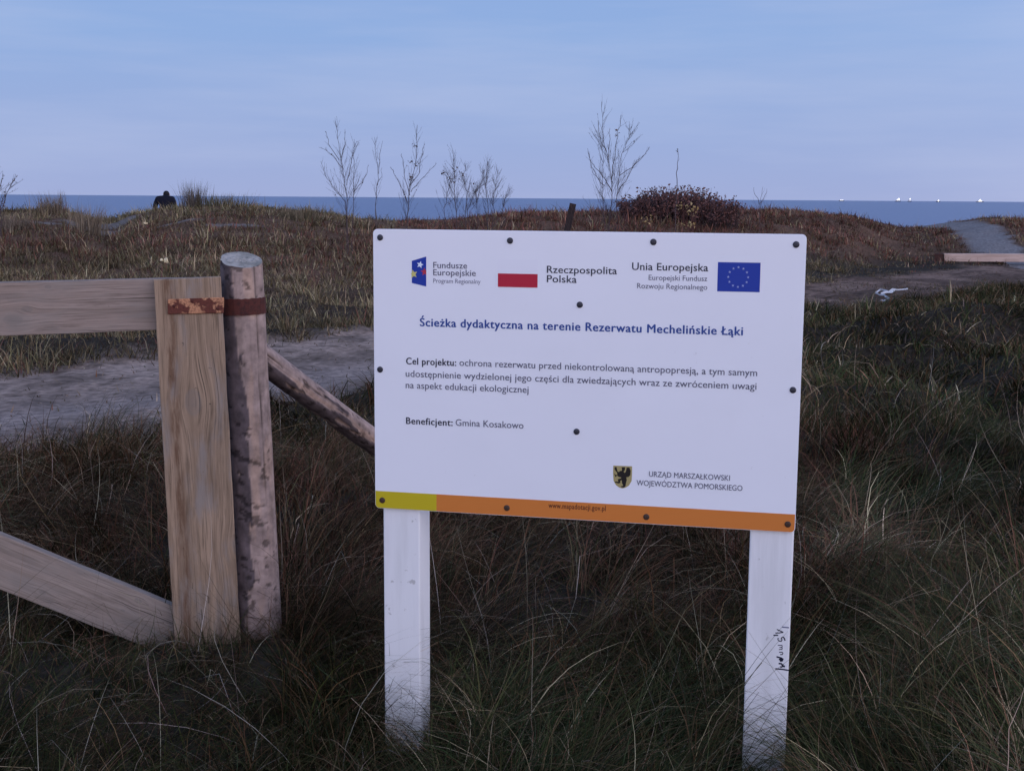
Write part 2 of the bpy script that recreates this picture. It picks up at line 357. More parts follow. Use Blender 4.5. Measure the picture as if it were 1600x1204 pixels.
# reddish, twiggy dead herbs between the sign posts
HERB = [(.15, .058, .040), (.10, .046, .034), (.19, .10, .06)]
straws(A, 24000, -1.2, 2.6, 4.4, 8.5, (.10, .34), (.002, .004), HERB, .7, keep=lambda x, y: vnoise(x * 1.4, y * 1.4, 91) > .45)
straws(A, 9000, -4, -.9, 4.8, 9, (.10, .34), (.002, .004), HERB, .7, keep=lambda x, y: vnoise(x * 1.4, y * 1.4, 92) > .48)
OLIVE_ = [(.12, .095, .05), (.09, .075, .04)]
STRAW = [(.30, .25, .19), (.22, .18, .14), (.38, .33, .27), (.18, .13, .10)]
straws(A, 650, -2.4, 2.4, 2.7, 5, (.20, .60), (.0018, .0036), STRAW, .75)
straws(A, 1100, -4.5, 5, 5, 9, (.2, .6), (.0024, .0045), STRAW, .75)
straws(A, 500, 1.5, 8, 8, 17, (.2, .5), (.004, .008), STRAW, 1.0)
# bits of grass and litter on the path itself
straws(A, 9000, -7, 9, 8, 26, (.03, .11), (.006, .012), BROWN + OLIVE_, 1.0, pth=2)
straws(A, 16000, 1.5, 13, 14, 30, (.03, .10), (.009, .018), BROWN[:4] + OLIVE_, 1.1, pth=2, keep=lambda x, y: vnoise(x * 1.1, y * 1.1, 95) > .5)
tag(A.build('grass', grass_mat), 'long dark green and brown grass lying in swept tussocks around the sign and gate', 'grass', kind='stuff')

# dry turf and low growth just beyond the path, and heath over the dunes
HEATH = [(.165, .068, .052), (.120, .055, .046), (.20, .092, .062), (.075, .042, .034)]
OLIVE = [(.19, .145, .085), (.145, .115, .062), (.26, .20, .125), (.080, .068, .040)]
PALE = [(.28, .22, .13), (.20, .165, .09), (.34, .27, .17), (.12, .105, .055)]
def far_cover(acc, n, y0, y1, seed):
    nc = n // 34; Yc = np.sqrt(RNG.uniform(y0 ** 2, y1 ** 2, nc)); Xc = RNG.uniform(-.56, .56, nc) * Yc
    ci = RNG.integers(0, nc, n); Rc = RNG.uniform(.12, .42, nc); Hc = RNG.uniform(.45, 1.35, nc); Tc = RNG.uniform(.55, 1.5, nc); free = RNG.uniform(0, 1, n) < .3
    rr = np.sqrt(RNG.uniform(0, 1, n)) * np.where(free, 4., 1.); aa = RNG.uniform(0, 6.283, n)
    X = Xc[ci] + np.cos(aa) * rr * Rc[ci]; Y = Yc[ci] + np.sin(aa) * rr * Rc[ci]
    hf = np.where(free, .45, (1.15 - .55 * rr ** 2) * Hc[ci]); tf = np.where(free, .8, Tc[ci])
    cl_ = vnoise(X * 1.6, Y * 1.6, seed); px, D, zc, B = crest(X, Y)
    inpath = path_s(X, Y) < 17.4
    sm_ = np.zeros(n)
    for bx, by, rx, ry in [(-10.3, 31.8, 1.0, 1.0), (-10.9, 30.4, .7, .5), (-8.0, 29.4, 1.1, .35), (-6.2, 28.6, .8, .25), (-10.6, 34.5, 1.0, .9)]:
        sm_ = np.maximum(sm_, np.exp(-((X - bx) / rx) ** 2 - ((Y - by) / ry) ** 2))
    ok = ~inpath & (track(X, Y) < .35) & (Y < D + 2.5) & (cl_ > RNG.uniform(.0, .36, n)) & (sm_ < RNG.uniform(.25, .7, n))
    X, Y, px, D, B, cl_, hf, tf, aa, free = X[ok], Y[ok], px[ok], D[ok], B[ok], cl_[ok], hf[ok], tf[ok], aa[ok], free[ok]; m_ = len(X)
    k = (Y - B) / (D - B)
    nz = vnoise(X * .5, Y * .5, seed + 3); nz2 = vnoise(X * 1.1, Y * 1.1, seed + 9)
    # weights: heath in the middle and on the right mound, olive low on the left, pale marram along the left crest
    left = 1 - sstep(480, 640, px)
    heath = np.where(px < 620, np.exp(-((k - .55) / .22) ** 2) * (.34 + .6 * nz), sstep(.05, .35, k) * 1.3)
    heath = np.where(px > 1420, .6 + .5 * nz2, heath)
    pale = left * sstep(.72, .9, k) * (.35 + nz2) + .10 + .25 * (px > 1450) * sstep(.7, .95, k)
    olive = .45 + .6 * (1 - sstep(.25, .6, k)) + .25 * left
    heath = heath + (nz - .5) * 1.0; pale = pale + (nz2 - .55) * .35
    P = np.clip(np.stack([heath, olive, pale], -1), .02, None); P /= P.sum(1, keepdims=True); c_ = np.cumsum(P, 1)
    u = RNG.uniform(0, 1, m_); kind = (u > c_[:, 0]).astype(int) + (u > c_[:, 1])
    pals = np.stack([pick(HEATH, [3, 3, 2, 2], m_), pick(OLIVE, [3, 3, 2, 3], m_), pick(PALE, [3, 3, 1.5, 3], m_)], 0)
    c = pals[kind, np.arange(m_)] * (.30 + 1.35 * vnoise(X * 1.7, Y * 1.7, seed + 5, 4, .6))[:, None] * (.45 + 1.15 * vnoise(X * .35 + 3, Y * .8, seed + 15, 3))[:, None] * tf[:, None]
    # the strip of sand-blown turf on the right, between path and heath mound, is short
    Ln = np.choose(kind, [RNG.uniform(.10, .26, m_), RNG.uniform(.08, .24, m_), RNG.uniform(.14, .34, m_)]) * (.6 + 1.1 * cl_ ** 2) * hf * 1.45 * np.where((px > 1000) & (k < .0), .45, 1)
    Ln = Ln * np.where(px > 1330, .8, 1) * (1 + .35 * np.exp(-((px - 1000) / 170) ** 2)) * (1 - .25 * sstep(.75, 1, k))
    th0 = np.abs(RNG.normal(.45, .35, m_)); th1 = th0 + RNG.uniform(.2, 1.5, m_)
    w = (.006 + .00045 * Y) * RNG.uniform(.6, 1.3, m_)
    az = np.where(free, RNG.normal(-.3, 1.3, m_), aa + RNG.normal(0, .5, m_))
    acc.add(blades(np.stack([X, Y, zf(X, Y) - .02], -1), az, Ln, w, th0, th1, c, 2, RNG.uniform(-1.2, 1.2, m_)))
B_ = Acc()
far_cover(B_, 180000, 10.5, 26, 200)
far_cover(B_, 260000, 24, 49, 201)
tag(B_.build('dune_scrub', grass_mat), 'low brown heath and dry dune grass covering the slopes beyond the path', 'scrub', kind='stuff')
print('near blades', cnt)

# ------------------------------------------------------------------ sign
YAW = 0.20958785; BW, BH = 1.2, .80935; BC = Vector((.18941, 3.5350, 1.10607))
bu = Vector((math.cos(YAW), -math.sin(YAW), 0)); bn = Vector((-math.sin(YAW), -math.cos(YAW), 0)); bz = Vector((0, 0, 1))
BO = BC - bu * BW / 2 - bz * BH / 2                     # lower left corner of the front face
BROT = Matrix((bu, bz, bn)).transposed()              # local x right, y up, z out of the face
def buv(px, py, off=0.):
    p = on_plane(px, py, BO + bn * off, bn) - BO; return p.dot(bu), p.dot(bz)
def bw(u, v, w=0.): return BO + bu * u + bz * v + bn * w
white, t, b = new_mat('sign_white', (.74, .755, .82), .38, .35)
n = noise(t, 3.5, detail=6); c = mixc(t, maprange(t, n.outputs[0], .42, .75, 0, .22), (.775, .785, .84), (.69, .70, .745))
n = noise(t, 55, detail=3); c = mixc(t, maprange(t, n.outputs[0], .70, .78, 0, .25), c, (.42, .41, .40)); t.links.new(c, b.inputs['Base Color'])
n = noise(t, 1.8, detail=2); bump(t, b, n.outputs[0], .3, .02)
postp, t, b = new_mat('post_paint', (.72, .72, .74), .5, .3)
n = noise(t, 6, sc3=(3, .35, 3), detail=7); c = mixc(t, maprange(t, n.outputs[0], .45, .72, 0, .45), (.74, .74, .76), (.55, .55, .56))
n2_ = noise(t, 38, detail=4); c = mixc(t, maprange(t, n2_.outputs[0], .66, .74, 0, .6), c, (.30, .29, .28)); t.links.new(c, b.inputs['Base Color'])
n3_ = noise(t, 60, sc3=(3, .15, 3), detail=4); bump(t, b, n3_.outputs[0], .35, .001)
def flat(name, rgb, rough=.45): return new_mat(name, rgb, rough, .3)[0]
M_black = flat('print_black', (.030, .032, .055)); M_grey = flat('print_grey', (.10, .10, .15)); M_blue = flat('print_blue', (.022, .065, .27)); M_ltgrey = flat('print_soft_grey', (.17, .17, .24))
M_eu = flat('flag_blue', (.008, .035, .30)); M_red = flat('flag_red', (.42, .010, .035)); M_yel = flat('stripe_yellow', (.50, .40, .012)); M_or = flat('stripe_orange', (.58, .185, .035))
M_gold = flat('shield_gold', (.36, .30, .13)); M_dk = flat('griffin_black', (.012, .009, .008)); M_star = flat('star_pale', (.28, .33, .55)); M_sy = flat('star_yellow', (.55, .50, .16)); M_sr = flat('star_red', (.40, .03, .06)); M_sw = flat('star_white', (.70, .75, .85))
M_ink = flat('marker_ink', (.010, .011, .035)); M_urlt = flat('print_brown', (.12, .03, .01)); M_flagw = flat('flag_white', (.765, .77, .83)); M_fade = flat('marker_faded', (.10, .11, .20))
sign = empty('information_sign', (BC.x, BC.y, gz(BC.x, BC.y)))
tag(sign, 'white Polish information board with flags and an orange bottom stripe on two white posts', 'sign')
def round_rect(x0, y0, x1, y1, r, corners=(1, 1, 1, 1), k=6):
    P = []
    for (cx, cy, a0, c_) in ((x0, y0, 180, corners[0]), (x1, y0, 270, corners[1]), (x1, y1, 0, corners[2]), (x0, y1, 90, corners[3])):
        if not c_: P.append((cx, cy)); continue
        ox = cx + (r if cx == x0 else -r); oy = cy + (r if cy == y0 else -r)
        for i in range(k + 1):
            a = math.radians(a0 + 90 * i / k); P.append((ox + r * math.cos(a), oy + r * math.sin(a)))
    return P
def slab(name, P, z0, z1, mat, parent, bevel=0.0):
    """polygon P in board coordinates between heights z0 and z1 (out of the board face)"""
    bm = bmesh.new(); vs = [bm.verts.new((x, y, z0)) for x, y in P]; f = bm.faces.new(vs)
    if z1 > z0:
        r_ = bmesh.ops.extrude_face_region(bm, geom=[f]); bmesh.ops.translate(bm, verts=[v for v in r_['geom'] if isinstance(v, bmesh.types.BMVert)], vec=(0, 0, z1 - z0))
    bmesh.ops.recalc_face_normals(bm, faces=bm.faces)
    if bevel:
        es = [e for e in bm.edges if abs(e.verts[0].co.z - z1) < 1e-6 and abs(e.verts[1].co.z - z1) < 1e-6]
        bmesh.ops.bevel(bm, geom=es, offset=bevel, segments=2, affect='EDGES')
    me = bpy.data.meshes.new(name); bm.to_mesh(me); bm.free(); me.materials.append(mat)
    o = bpy.data.objects.new(name, me); COL.objects.link(o); o.parent = parent
    o.location = BO - wloc(parent); o.rotation_euler = BROT.to_euler(); return o
panel = slab('panel', round_rect(0, 0, BW, BH, .013), -.012, 0, white, sign, .0012)
ysp = [buv(586, 767)[1], buv(1244, 802.5)[1]]; ystr = sum(ysp) / 2; xsp = buv(682, 780)[0]; print('stripe', ysp)
slab('yellow_stripe', round_rect(.0015, .0015, xsp, ystr, .011, (1, 0, 0, 0)), .0001, .0006, M_yel, panel)
slab('orange_stripe', round_rect(xsp, .0015, BW - .0015, ystr, .011, (0, 1, 0, 0)), .0001, .0006, M_or, panel)
GLY = {}
def raw_mesh(txt):
    cu = bpy.data.curves.new('t', 'FONT'); cu.body = txt; cu.size = 1; cu.resolution_u = 4
    tmp = bpy.data.objects.new('t', cu); COL.objects.link(tmp); bpy.context.view_layer.update()
    me = bpy.data.meshes.new_from_object(tmp.evaluated_get(bpy.context.evaluated_depsgraph_get()))
    bpy.data.objects.remove(tmp); bpy.data.curves.remove(cu)
    co = np.array([v.co[:2] for v in me.vertices]).reshape(-1, 2); fc = [tuple(p.vertices) for p in me.polygons]; bpy.data.meshes.remove(me); return co, fc
HX = None
def glyph(ch):
    """outline, faces and advance of one letter; Polish marks are added to the plain letter"""
    global HX
    if ch in GLY: return GLY[ch]
    if HX is None: HX = raw_mesh('H')[0][:, 0].max()
    plain = {'ę': 'e', 'ą': 'a', 'Ą': 'A', 'ś': 's', 'Ś': 'S', 'ć': 'c', 'ń': 'n', 'ż': 'z'}.get(ch, ch)
    adv = raw_mesh(plain + 'H')[0][:, 0].max() - HX
    if plain == ' ': GLY[ch] = (np.zeros((0, 2)), [], .27); return GLY[ch]
    co, fc = raw_mesh(plain); fc = list(fc); x0, x1, top = co[:, 0].min(), co[:, 0].max(), co[:, 1].max()
    add = []
    if ch == 'ż': cx = (x0 + x1) / 2; add = [(cx - .045, top + .09), (cx + .05, top + .09), (cx + .05, top + .185), (cx - .045, top + .185)]
    if ch in 'śŚćń': cx = (x0 + x1) / 2; add = [(cx - .04, top + .06), (cx + .03, top + .06), (cx + .14, top + .20), (cx + .03, top + .20)]
    if ch in 'ęąĄ':
        cx = x1 - (.14 if ch == 'ę' else .06)
        add = [(cx, .01), (cx - .075, -.06), (cx - .085, -.13), (cx - .03, -.185), (cx + .06, -.18), (cx + .06, -.125), (cx + .0, -.125), (cx - .01, -.09), (cx + .06, .01)]
    if add:
        k = len(co); co = np.vstack([co, add]); tri = tessellate_polygon([[Vector((*p, 0)) for p in add]]); fc += [tuple(k + i for i in t_) for t_ in tri]
    GLY[ch] = (co, fc, adv); return GLY[ch]
def text(name, s, a, b_, cap, mat, bold=0., dz=.0008, parent=None):
    (u0_, v0_), (u1_, v1_) = buv(*a), buv(*b_)
    cap_m = abs(buv(a[0], a[1] - cap)[1] - v0_); x = 0.; P = []; Fc = []; n_ = 0
    for ch in s:
        co, fc, adv = glyph(ch)
        if len(co): P.append(co + np.array([x, 0])); Fc += [tuple(n_ + i for i in f) for f in fc]; n_ += len(co)
        x += adv + bold * .8
    co = np.vstack(P); x0, x1 = co[:, 0].min(), co[:, 0].max(); sx = (u1_ - u0_) / (x1 - x0 + bold); sy = cap_m / .682 * 1.04; vm = (v0_ + v1_) / 2
    vs = []; fs = []
    for q, (ox, oy) in enumerate([(0, 0)] if bold < .004 else [(0, 0), (bold, 0), (bold * .5, bold * .4), (bold * .5, -bold * .1)]):
        k = len(vs); vs += [((p[0] - x0 + ox) * sx + u0_, (p[1] + oy) * sy + vm, dz + q * .00006) for p in co]; fs += [tuple(k + i for i in f) for f in Fc]
    me = bpy.data.meshes.new(name); me.from_pydata(vs, [], fs); me.materials.append(mat)
    o = bpy.data.objects.new(name, me); COL.objects.link(o); o.parent = parent or panel; o.location = (0, 0, 0)
    return o
# children of the panel live in its own frame
for ch in [c for c in panel.children]: ch.location = (0, 0, 0); ch.rotation_euler = (0, 0, 0)
def pslab(*a, **k):
    o = slab(*a, **k); o.location = (0, 0, 0); o.rotation_euler = (0, 0, 0); return o
TX = [('lettering', 'Fundusze', (677, 418.8), (730, 419.5), 9.0, M_grey, .016), ('lettering', 'Europejskie', (677, 430.2), (743.5, 431), 9.0, M_grey, .016),
      ('lettering', 'Program Regionalny', (677, 441.8), (751, 443.2), 6.6, M_ltgrey, 0), ('lettering', 'Rzeczpospolita', (854.5, 426.6), (964, 428), 10.6, M_black, .022),
      ('lettering', 'Polska', (854.5, 441), (901, 441.6), 10.6, M_black, .022), ('lettering', 'Unia Europejska', (987.5, 421.6), (1106.5, 423.8), 11, M_black, .026),
      ('lettering', 'Europejski Fundusz', (1013.5, 437.6), (1105, 439), 7.8, M_grey, 0), ('lettering', 'Rozwoju Regionalnego', (995.5, 450.3), (1105, 452.6), 7.8, M_grey, 0),
      ('headline', 'Ścieżka dydaktyczna na terenie Rezerwatu Mechelińskie Łąki', (656, 510), (1161, 523.2), 12.0, M_blue, .055),
      ('lettering', 'Cel projektu:', (634.5, 569.0), (713, 571.3), 9.8, M_black, .055),
      ('lettering', 'ochrona rezerwatu przed niekontrolowaną antropopresją, a tym samym', (718, 571.5), (1183, 587), 9.8, M_grey, .012),
      ('lettering', 'udostępnienie wydzielonej jego części dla zwiedzających wraz ze zwróceniem uwagi', (634, 589.3), (1182, 607.3), 9.8, M_grey, .012),
      ('lettering', 'na aspekt edukacji ekologicznej', (634, 606.6), (826, 613), 9.8, M_grey, .012),
      ('lettering', 'Beneficjent:', (634.5, 662.2), (707.5, 664.8), 9.8, M_black, .055), ('lettering', 'Gmina Kosakowo', (712, 665), (818, 669), 9.8, M_grey, .012),
      ('lettering', 'URZĄD MARSZAŁKOWSKI', (1014, 745), (1140.5, 749.6), 8.0, M_grey, .012), ('lettering', 'WOJEWÓDZTWA POMORSKIEGO', (994.5, 758.6), (1160, 765.6), 8.0, M_grey, .012),
      ('web_address', 'www.mapadotacji.gov.pl', (857, 793), (946.5, 797.4), 7.6, M_urlt, .05)]
for nm, s_, a_, b2, cap, mt, bo in TX:
    o = text(nm, s_, a_, b2, cap, mt, bo); 
def pquad(pts): return [buv(*p) for p in pts]
def poly(name, P, z, mat, parent, th=.0003):
    o = pslab(name, P, z, z + th, mat, parent); return o
fx0, fy0 = buv(778, 448); fx1, fy1 = buv(840, 448.5); _, fyt = buv(778, 404.5); _, fym = buv(778, 427)
fl = poly('polish_flag', [(fx0, fy0), (fx1, fy0), (fx1, fyt), (fx0, fyt)], .0002, M_flagw, panel)
poly('red_band', [(fx0, fy0), (fx1, fy0), (fx1, fym), (fx0, fym)], .0007, M_red, fl)
e0 = buv(1120.5, 455); e1 = buv(1188.5, 410.5)
eu = poly('european_flag', [(e0[0], e0[1]), (e1[0], e0[1]), (e1[0], e1[1]), (e0[0], e1[1])], .0002, M_eu, panel)
def star(cx, cy, r, rot=0., k=.42, clip=None):
    P = []
    for i in range(10):
        a = math.pi / 2 + rot + i * math.pi / 5; q = r if i % 2 == 0 else r * k; P.append((cx + q * math.cos(a), cy + q * math.sin(a)))
    if clip: P = [(min(max(x, clip[0]), clip[1]), y) for x, y in P]
    return P
ex, ey = (e0[0] + e1[0]) / 2 - .0015, (e0[1] + e1[1]) / 2; er = (e1[1] - e0[1]) * .335
for i in range(12):
    a = i * math.pi / 6; poly('star', star(ex + er * math.cos(a), ey + er * math.sin(a), .0038), .0007, M_star, eu)
fe = poly('funds_emblem', pquad([(643.5, 442), (666, 447.5), (666, 400.8), (643.5, 407.5)]), .0002, M_eu, panel)
xl, xr = buv(643.5, 425)[0] - .002, buv(666, 425)[0]
for (px, py), r_, mt, ro in (((656.5, 413.5), .0105, M_sw, -.25), ((646, 428), .013, M_sy, .2), ((663.5, 424.5), .012, M_sr, .1)):
    u_, v_ = buv(px, py); poly('star', star(u_, v_, r_, ro, .45, (xl, xr)), .0007 if mt is not M_sr else .0005, mt, fe)
def z20(x, y): return buv(950 + x / 20.06, 715 + y / 20.06)
sh = [z20(165, 240), z20(160, 480), z20(175, 720), z20(250, 850), z20(350, 925), z20(460, 955), z20(560, 925), z20(660, 860), z20(740, 720), z20(755, 480), z20(755, 262)]
shield = poly('griffin_shield', sh, .0002, M_gold, panel)
G = [(270, 280), (300, 420), (340, 440), (380, 405), (440, 400), (430, 290), (540, 290), (530, 380), (490, 430), (520, 470), (560, 430), (585, 300), (670, 300), (712, 400), (700, 540), (640, 600), (575, 600), (590, 700), (560, 800), (552, 880), (500, 930), (400, 910), (420, 880), (480, 870), (440, 790), (430, 690), (385, 720), (390, 780), (330, 800), (205, 765), (235, 735), (325, 745), (305, 665), (400, 640), (420, 610), (340, 590), (285, 550), (235, 600), (190, 480), (240, 530), (295, 530), (285, 460), (205, 360), (212, 285)]
poly('griffin', [z20(*g) for g in G], .0006, M_dk, shield)
scr, t, b = new_mat('screw_metal', (.045, .045, .06), .45, .5, .6); scro = flat('screw_on_stripe', (.055, .03, .02))
def screw(px, py, mat):
    u_, v_ = buv(px, py); P = []; seg = 14
    vs = []; fs = []
    for k, (r_, h) in enumerate([(.0088, .0004), (.0088, .0018), (.0068, .0034), (.0030, .0040), (.0026, .0026)]):
        for i in range(seg): a = i * 2 * math.pi / seg; vs.append((r_ * math.cos(a), r_ * math.sin(a), h))
    for k in range(4):
        for i in range(seg): j = (i + 1) % seg; fs.append((k * seg + i, k * seg + j, (k + 1) * seg + j, (k + 1) * seg + i))
    fs.append(tuple(4 * seg + i for i in range(seg)))
    me = bpy.data.meshes.new('screw'); me.from_pydata(vs, [], fs); me.materials.append(mat)
    o = bpy.data.objects.new('screw', me); COL.objects.link(o); o.parent = panel; o.location = (u_, v_, 0); return o
for p in [(594, 371), (797, 376), (1021, 378), (1244, 382), (906, 476), (594, 577), (1239, 609), (901, 674)]: screw(*p, scr)
for p in [(597.5, 781), (792, 793), (1010, 807), (1231, 818.5)]: screw(*p, scro)
# posts: square sawn timber behind the panel
def post(pxl, pxr, py, top, lean=0.):
    u0_, u1_ = buv(pxl, py, -.0125)[0], buv(pxr, py, -.0125)[0]; g = gz(*(bw((u0_ + u1_) / 2, 0).xy)) - .25 - BO.z
    P = round_rect(u0_, -.0125 - (u1_ - u0_), u1_, -.0125, .004, k=2)
    vs = []; fs = []; nP = len(P); zs = np.linspace(g, top, 9)
    for z_ in zs:
        for x, y in P: vs.append((x + lean * (z_ - top), z_, y))
    for k in range(8):
        for i in range(nP): j = (i + 1) % nP; fs.append((k * nP + i, k * nP + j, (k + 1) * nP + j, (k + 1) * nP + i))
    fs.append(tuple(range(nP))); fs.append(tuple(8 * nP + i for i in range(nP)))
    me = bpy.data.meshes.new('post'); me.from_pydata(vs, [], fs); me.materials.append(postp)
    bm = bmesh.new(); bm.from_mesh(me); bmesh.ops.recalc_face_normals(bm, faces=bm.faces); bm.to_mesh(me); bm.free()
    o = bpy.data.objects.new('post', me); COL.objects.link(o); o.parent = sign; o.location = BO - wloc(sign); o.rotation_euler = BROT.to_euler()
    print('post width', u1_ - u0_); return o
pl_ = post(599.5, 656, 900, BH - .03, 0); pr_ = post(1169.5, 1238, 900, BH - .03, 0)
# marker note on the right post, written sideways
def ribbon(name, strokes, w, mat, parent, z):
    vs = []; fs = []
    for st, wk in strokes:
        pts = [Vector(buv(1190 + x / 12.03, 960 + y / 12.03, -.0125)) for x, y in st]
        prev = None
        for i, p in enumerate(pts):
            d = (pts[min(i + 1, len(pts) - 1)] - pts[max(i - 1, 0)]).normalized(); nrm = Vector((-d.y, d.x)) * w * wk / 2
            k = len(vs); vs += [(*(p + nrm), z), (*(p - nrm), z)]
            if prev is not None: fs.append((prev, prev + 1, k + 1, k))
            prev = k
    me = bpy.data.meshes.new(name); me.from_pydata(vs, [], fs); me.materials.append(mat)
    o = bpy.data.objects.new(name, me); COL.objects.link(o); o.parent = parent; o.location = (0, 0, 0); return o
ribbon('handwriting', [([(385, 228), (515, 240)], .8)], .0042, M_fade, pr_, -.0121)
ribbon('handwriting', [([(288, 272), (350, 300), (408, 326)], 1), ([(408, 326), (330, 338), (258, 338)], 1), ([(222, 382), (312, 382)], 1.2),
    ([(398, 412), (425, 435), (442, 482)], 1.2), ([(398, 412), (372, 430), (382, 470), (365, 498), (330, 492), (306, 465), (312, 430)], .9),
    ([(305, 568), (385, 572), (388, 598), (375, 610), (335, 612)], .8), ([(375, 610), (388, 625), (385, 645), (325, 650)], .8),
    ([(330, 700), (388, 698), (400, 720), (390, 742), (350, 745)], .9),
    ([(280, 785), (340, 800), (385, 815)], 1.4), ([(335, 815), (370, 835), (405, 850)], 3.2), ([(350, 850), (380, 865)], 2.4),
    ([(320, 912), (370, 915), (395, 945)], 1.6), ([(395, 925), (400, 960), (438, 968)], 2.0), ([(400, 965), (352, 985)], 1.3), ([(258, 1010), (380, 1020), (515, 1042)], 1.3)], .0030, M_ink, pr_, -.0120)

# ------------------------------------------------------------------ timber
def wood_mat(name, light, dark, stain, knots=(), stain_amt=.5, grain=1., streak=None):
    mt, t, b = new_mat(name, light, .8, .15)
    tcn = t.nodes.new('ShaderNodeTexCoord'); v = tcn.outputs['Object']
    sx = t.nodes.new('ShaderNodeSeparateXYZ'); t.links.new(v, sx.inputs[0])
    y = sx.outputs[1]; kn = None
    for (kx, ky, kr) in knots:
        dv = t.nodes.new('ShaderNodeVectorMath'); dv.operation = 'SUBTRACT'; t.links.new(v, dv.inputs[0]); dv.inputs[1].default_value = (kx, ky, 0)
        ms = t.nodes.new('ShaderNodeVectorMath'); ms.operation = 'MULTIPLY'; t.links.new(dv.outputs[0], ms.inputs[0]); ms.inputs[1].default_value = (.6, 1, 0)
        ln = t.nodes.new('ShaderNodeVectorMath'); ln.operation = 'LENGTH'; t.links.new(ms.outputs[0], ln.inputs[0]); d = ln.outputs['Value']
        g = math_n(t, 'EXPONENT', math_n(t, 'MULTIPLY', math_n(t, 'POWER', math_n(t, 'DIVIDE', d, kr * 2.2), 2.), -1.))
        s3 = t.nodes.new('ShaderNodeSeparateXYZ'); t.links.new(dv.outputs[0], s3.inputs[0])
        y = math_n(t, 'SUBTRACT', y, math_n(t, 'MULTIPLY', math_n(t, 'MULTIPLY', g, s3.outputs[1]), .75))
        rings = math_n(t, 'ADD', math_n(t, 'MULTIPLY', math_n(t, 'SINE', math_n(t, 'MULTIPLY', d, 300.)), .08), .5)
        disc = maprange(t, d, kr * .75, kr * 1.1, 1, 0); kk = math_n(t, 'MULTIPLY', disc, rings)
        kn = kk if kn is None else math_n(t, 'MAXIMUM', kn, kk)
    cb = t.nodes.new('ShaderNodeCombineXYZ'); t.links.new(sx.outputs[0], cb.inputs[0]); t.links.new(y, cb.inputs[1]); t.links.new(sx.outputs[2], cb.inputs[2])
    g1 = noise(t, 1, cb.outputs[0], 6, .6, (1.6, 55 * grain, 55 * grain)); g2 = noise(t, 1, cb.outputs[0], 5, .6, (5, 230, 230)); g3 = noise(t, 5, cb.outputs[0], 6, .6, (.6, 2.5, 2))
    bl_ = noise(t, 1, cb.outputs[0], 6, .62, (3.2, 11, 9)); c = mixc(t, maprange(t, g1.outputs[0], .36, .66, 0, .8), light, dark); c = mixc(t, maprange(t, bl_.outputs[0], .42, .62, 0, .7), c, dark); bl2 = noise(t, 1.3, cb.outputs[0], 5, .6, (2.2, 16, 9)); c = mixc(t, maprange(t, bl2.outputs[0], .56, .70, 0, .65), c, tuple(x * .48 for x in dark))
    c = mixc(t, maprange(t, g2.outputs[0], .5, .66, 0, .75), c, tuple(x * .55 for x in dark))
    c = mixc(t, maprange(t, g3.outputs[0], .47, .66, 0, stain_amt), c, stain)
    cr_ = noise(t, 1, cb.outputs[0], 3, .5, (1.1, 120, 10)); crk = maprange(t, cr_.outputs[0], .655, .69, 0, .8)
    c = mixc(t, crk, c, (.03, .024, .02))
    if streak:
        sy_ = maprange(t, math_n(t, 'ABSOLUTE', math_n(t, 'SUBTRACT', sx.outputs[1], streak)), .004, .030, 1, 0); sn = noise(t, 1, v, 5, .65, (7, 40, 10))
        c = mixc(t, math_n(t, 'MULTIPLY', sy_, maprange(t, sn.outputs[0], .38, .62, .15, .85)), c, (.12, .062, .036))
    if kn is not None: c = mixc(t, math_n(t, 'MULTIPLY', kn, .7), c, tuple(x * .75 for x in stain))
    sp_ = noise(t, 38, v, 3); c = mixc(t, maprange(t, sp_.outputs[0], .70, .76, 0, .7), c, (.045, .035, .03))
    t.links.new(c, b.inputs['Base Color'])
    hh = math_n(t, 'SUBTRACT', math_n(t, 'ADD', g1.outputs[0], math_n(t, 'MULTIPLY', g2.outputs[0], .8)), crk); bump(t, b, hh, .55, .0025)
    return mt
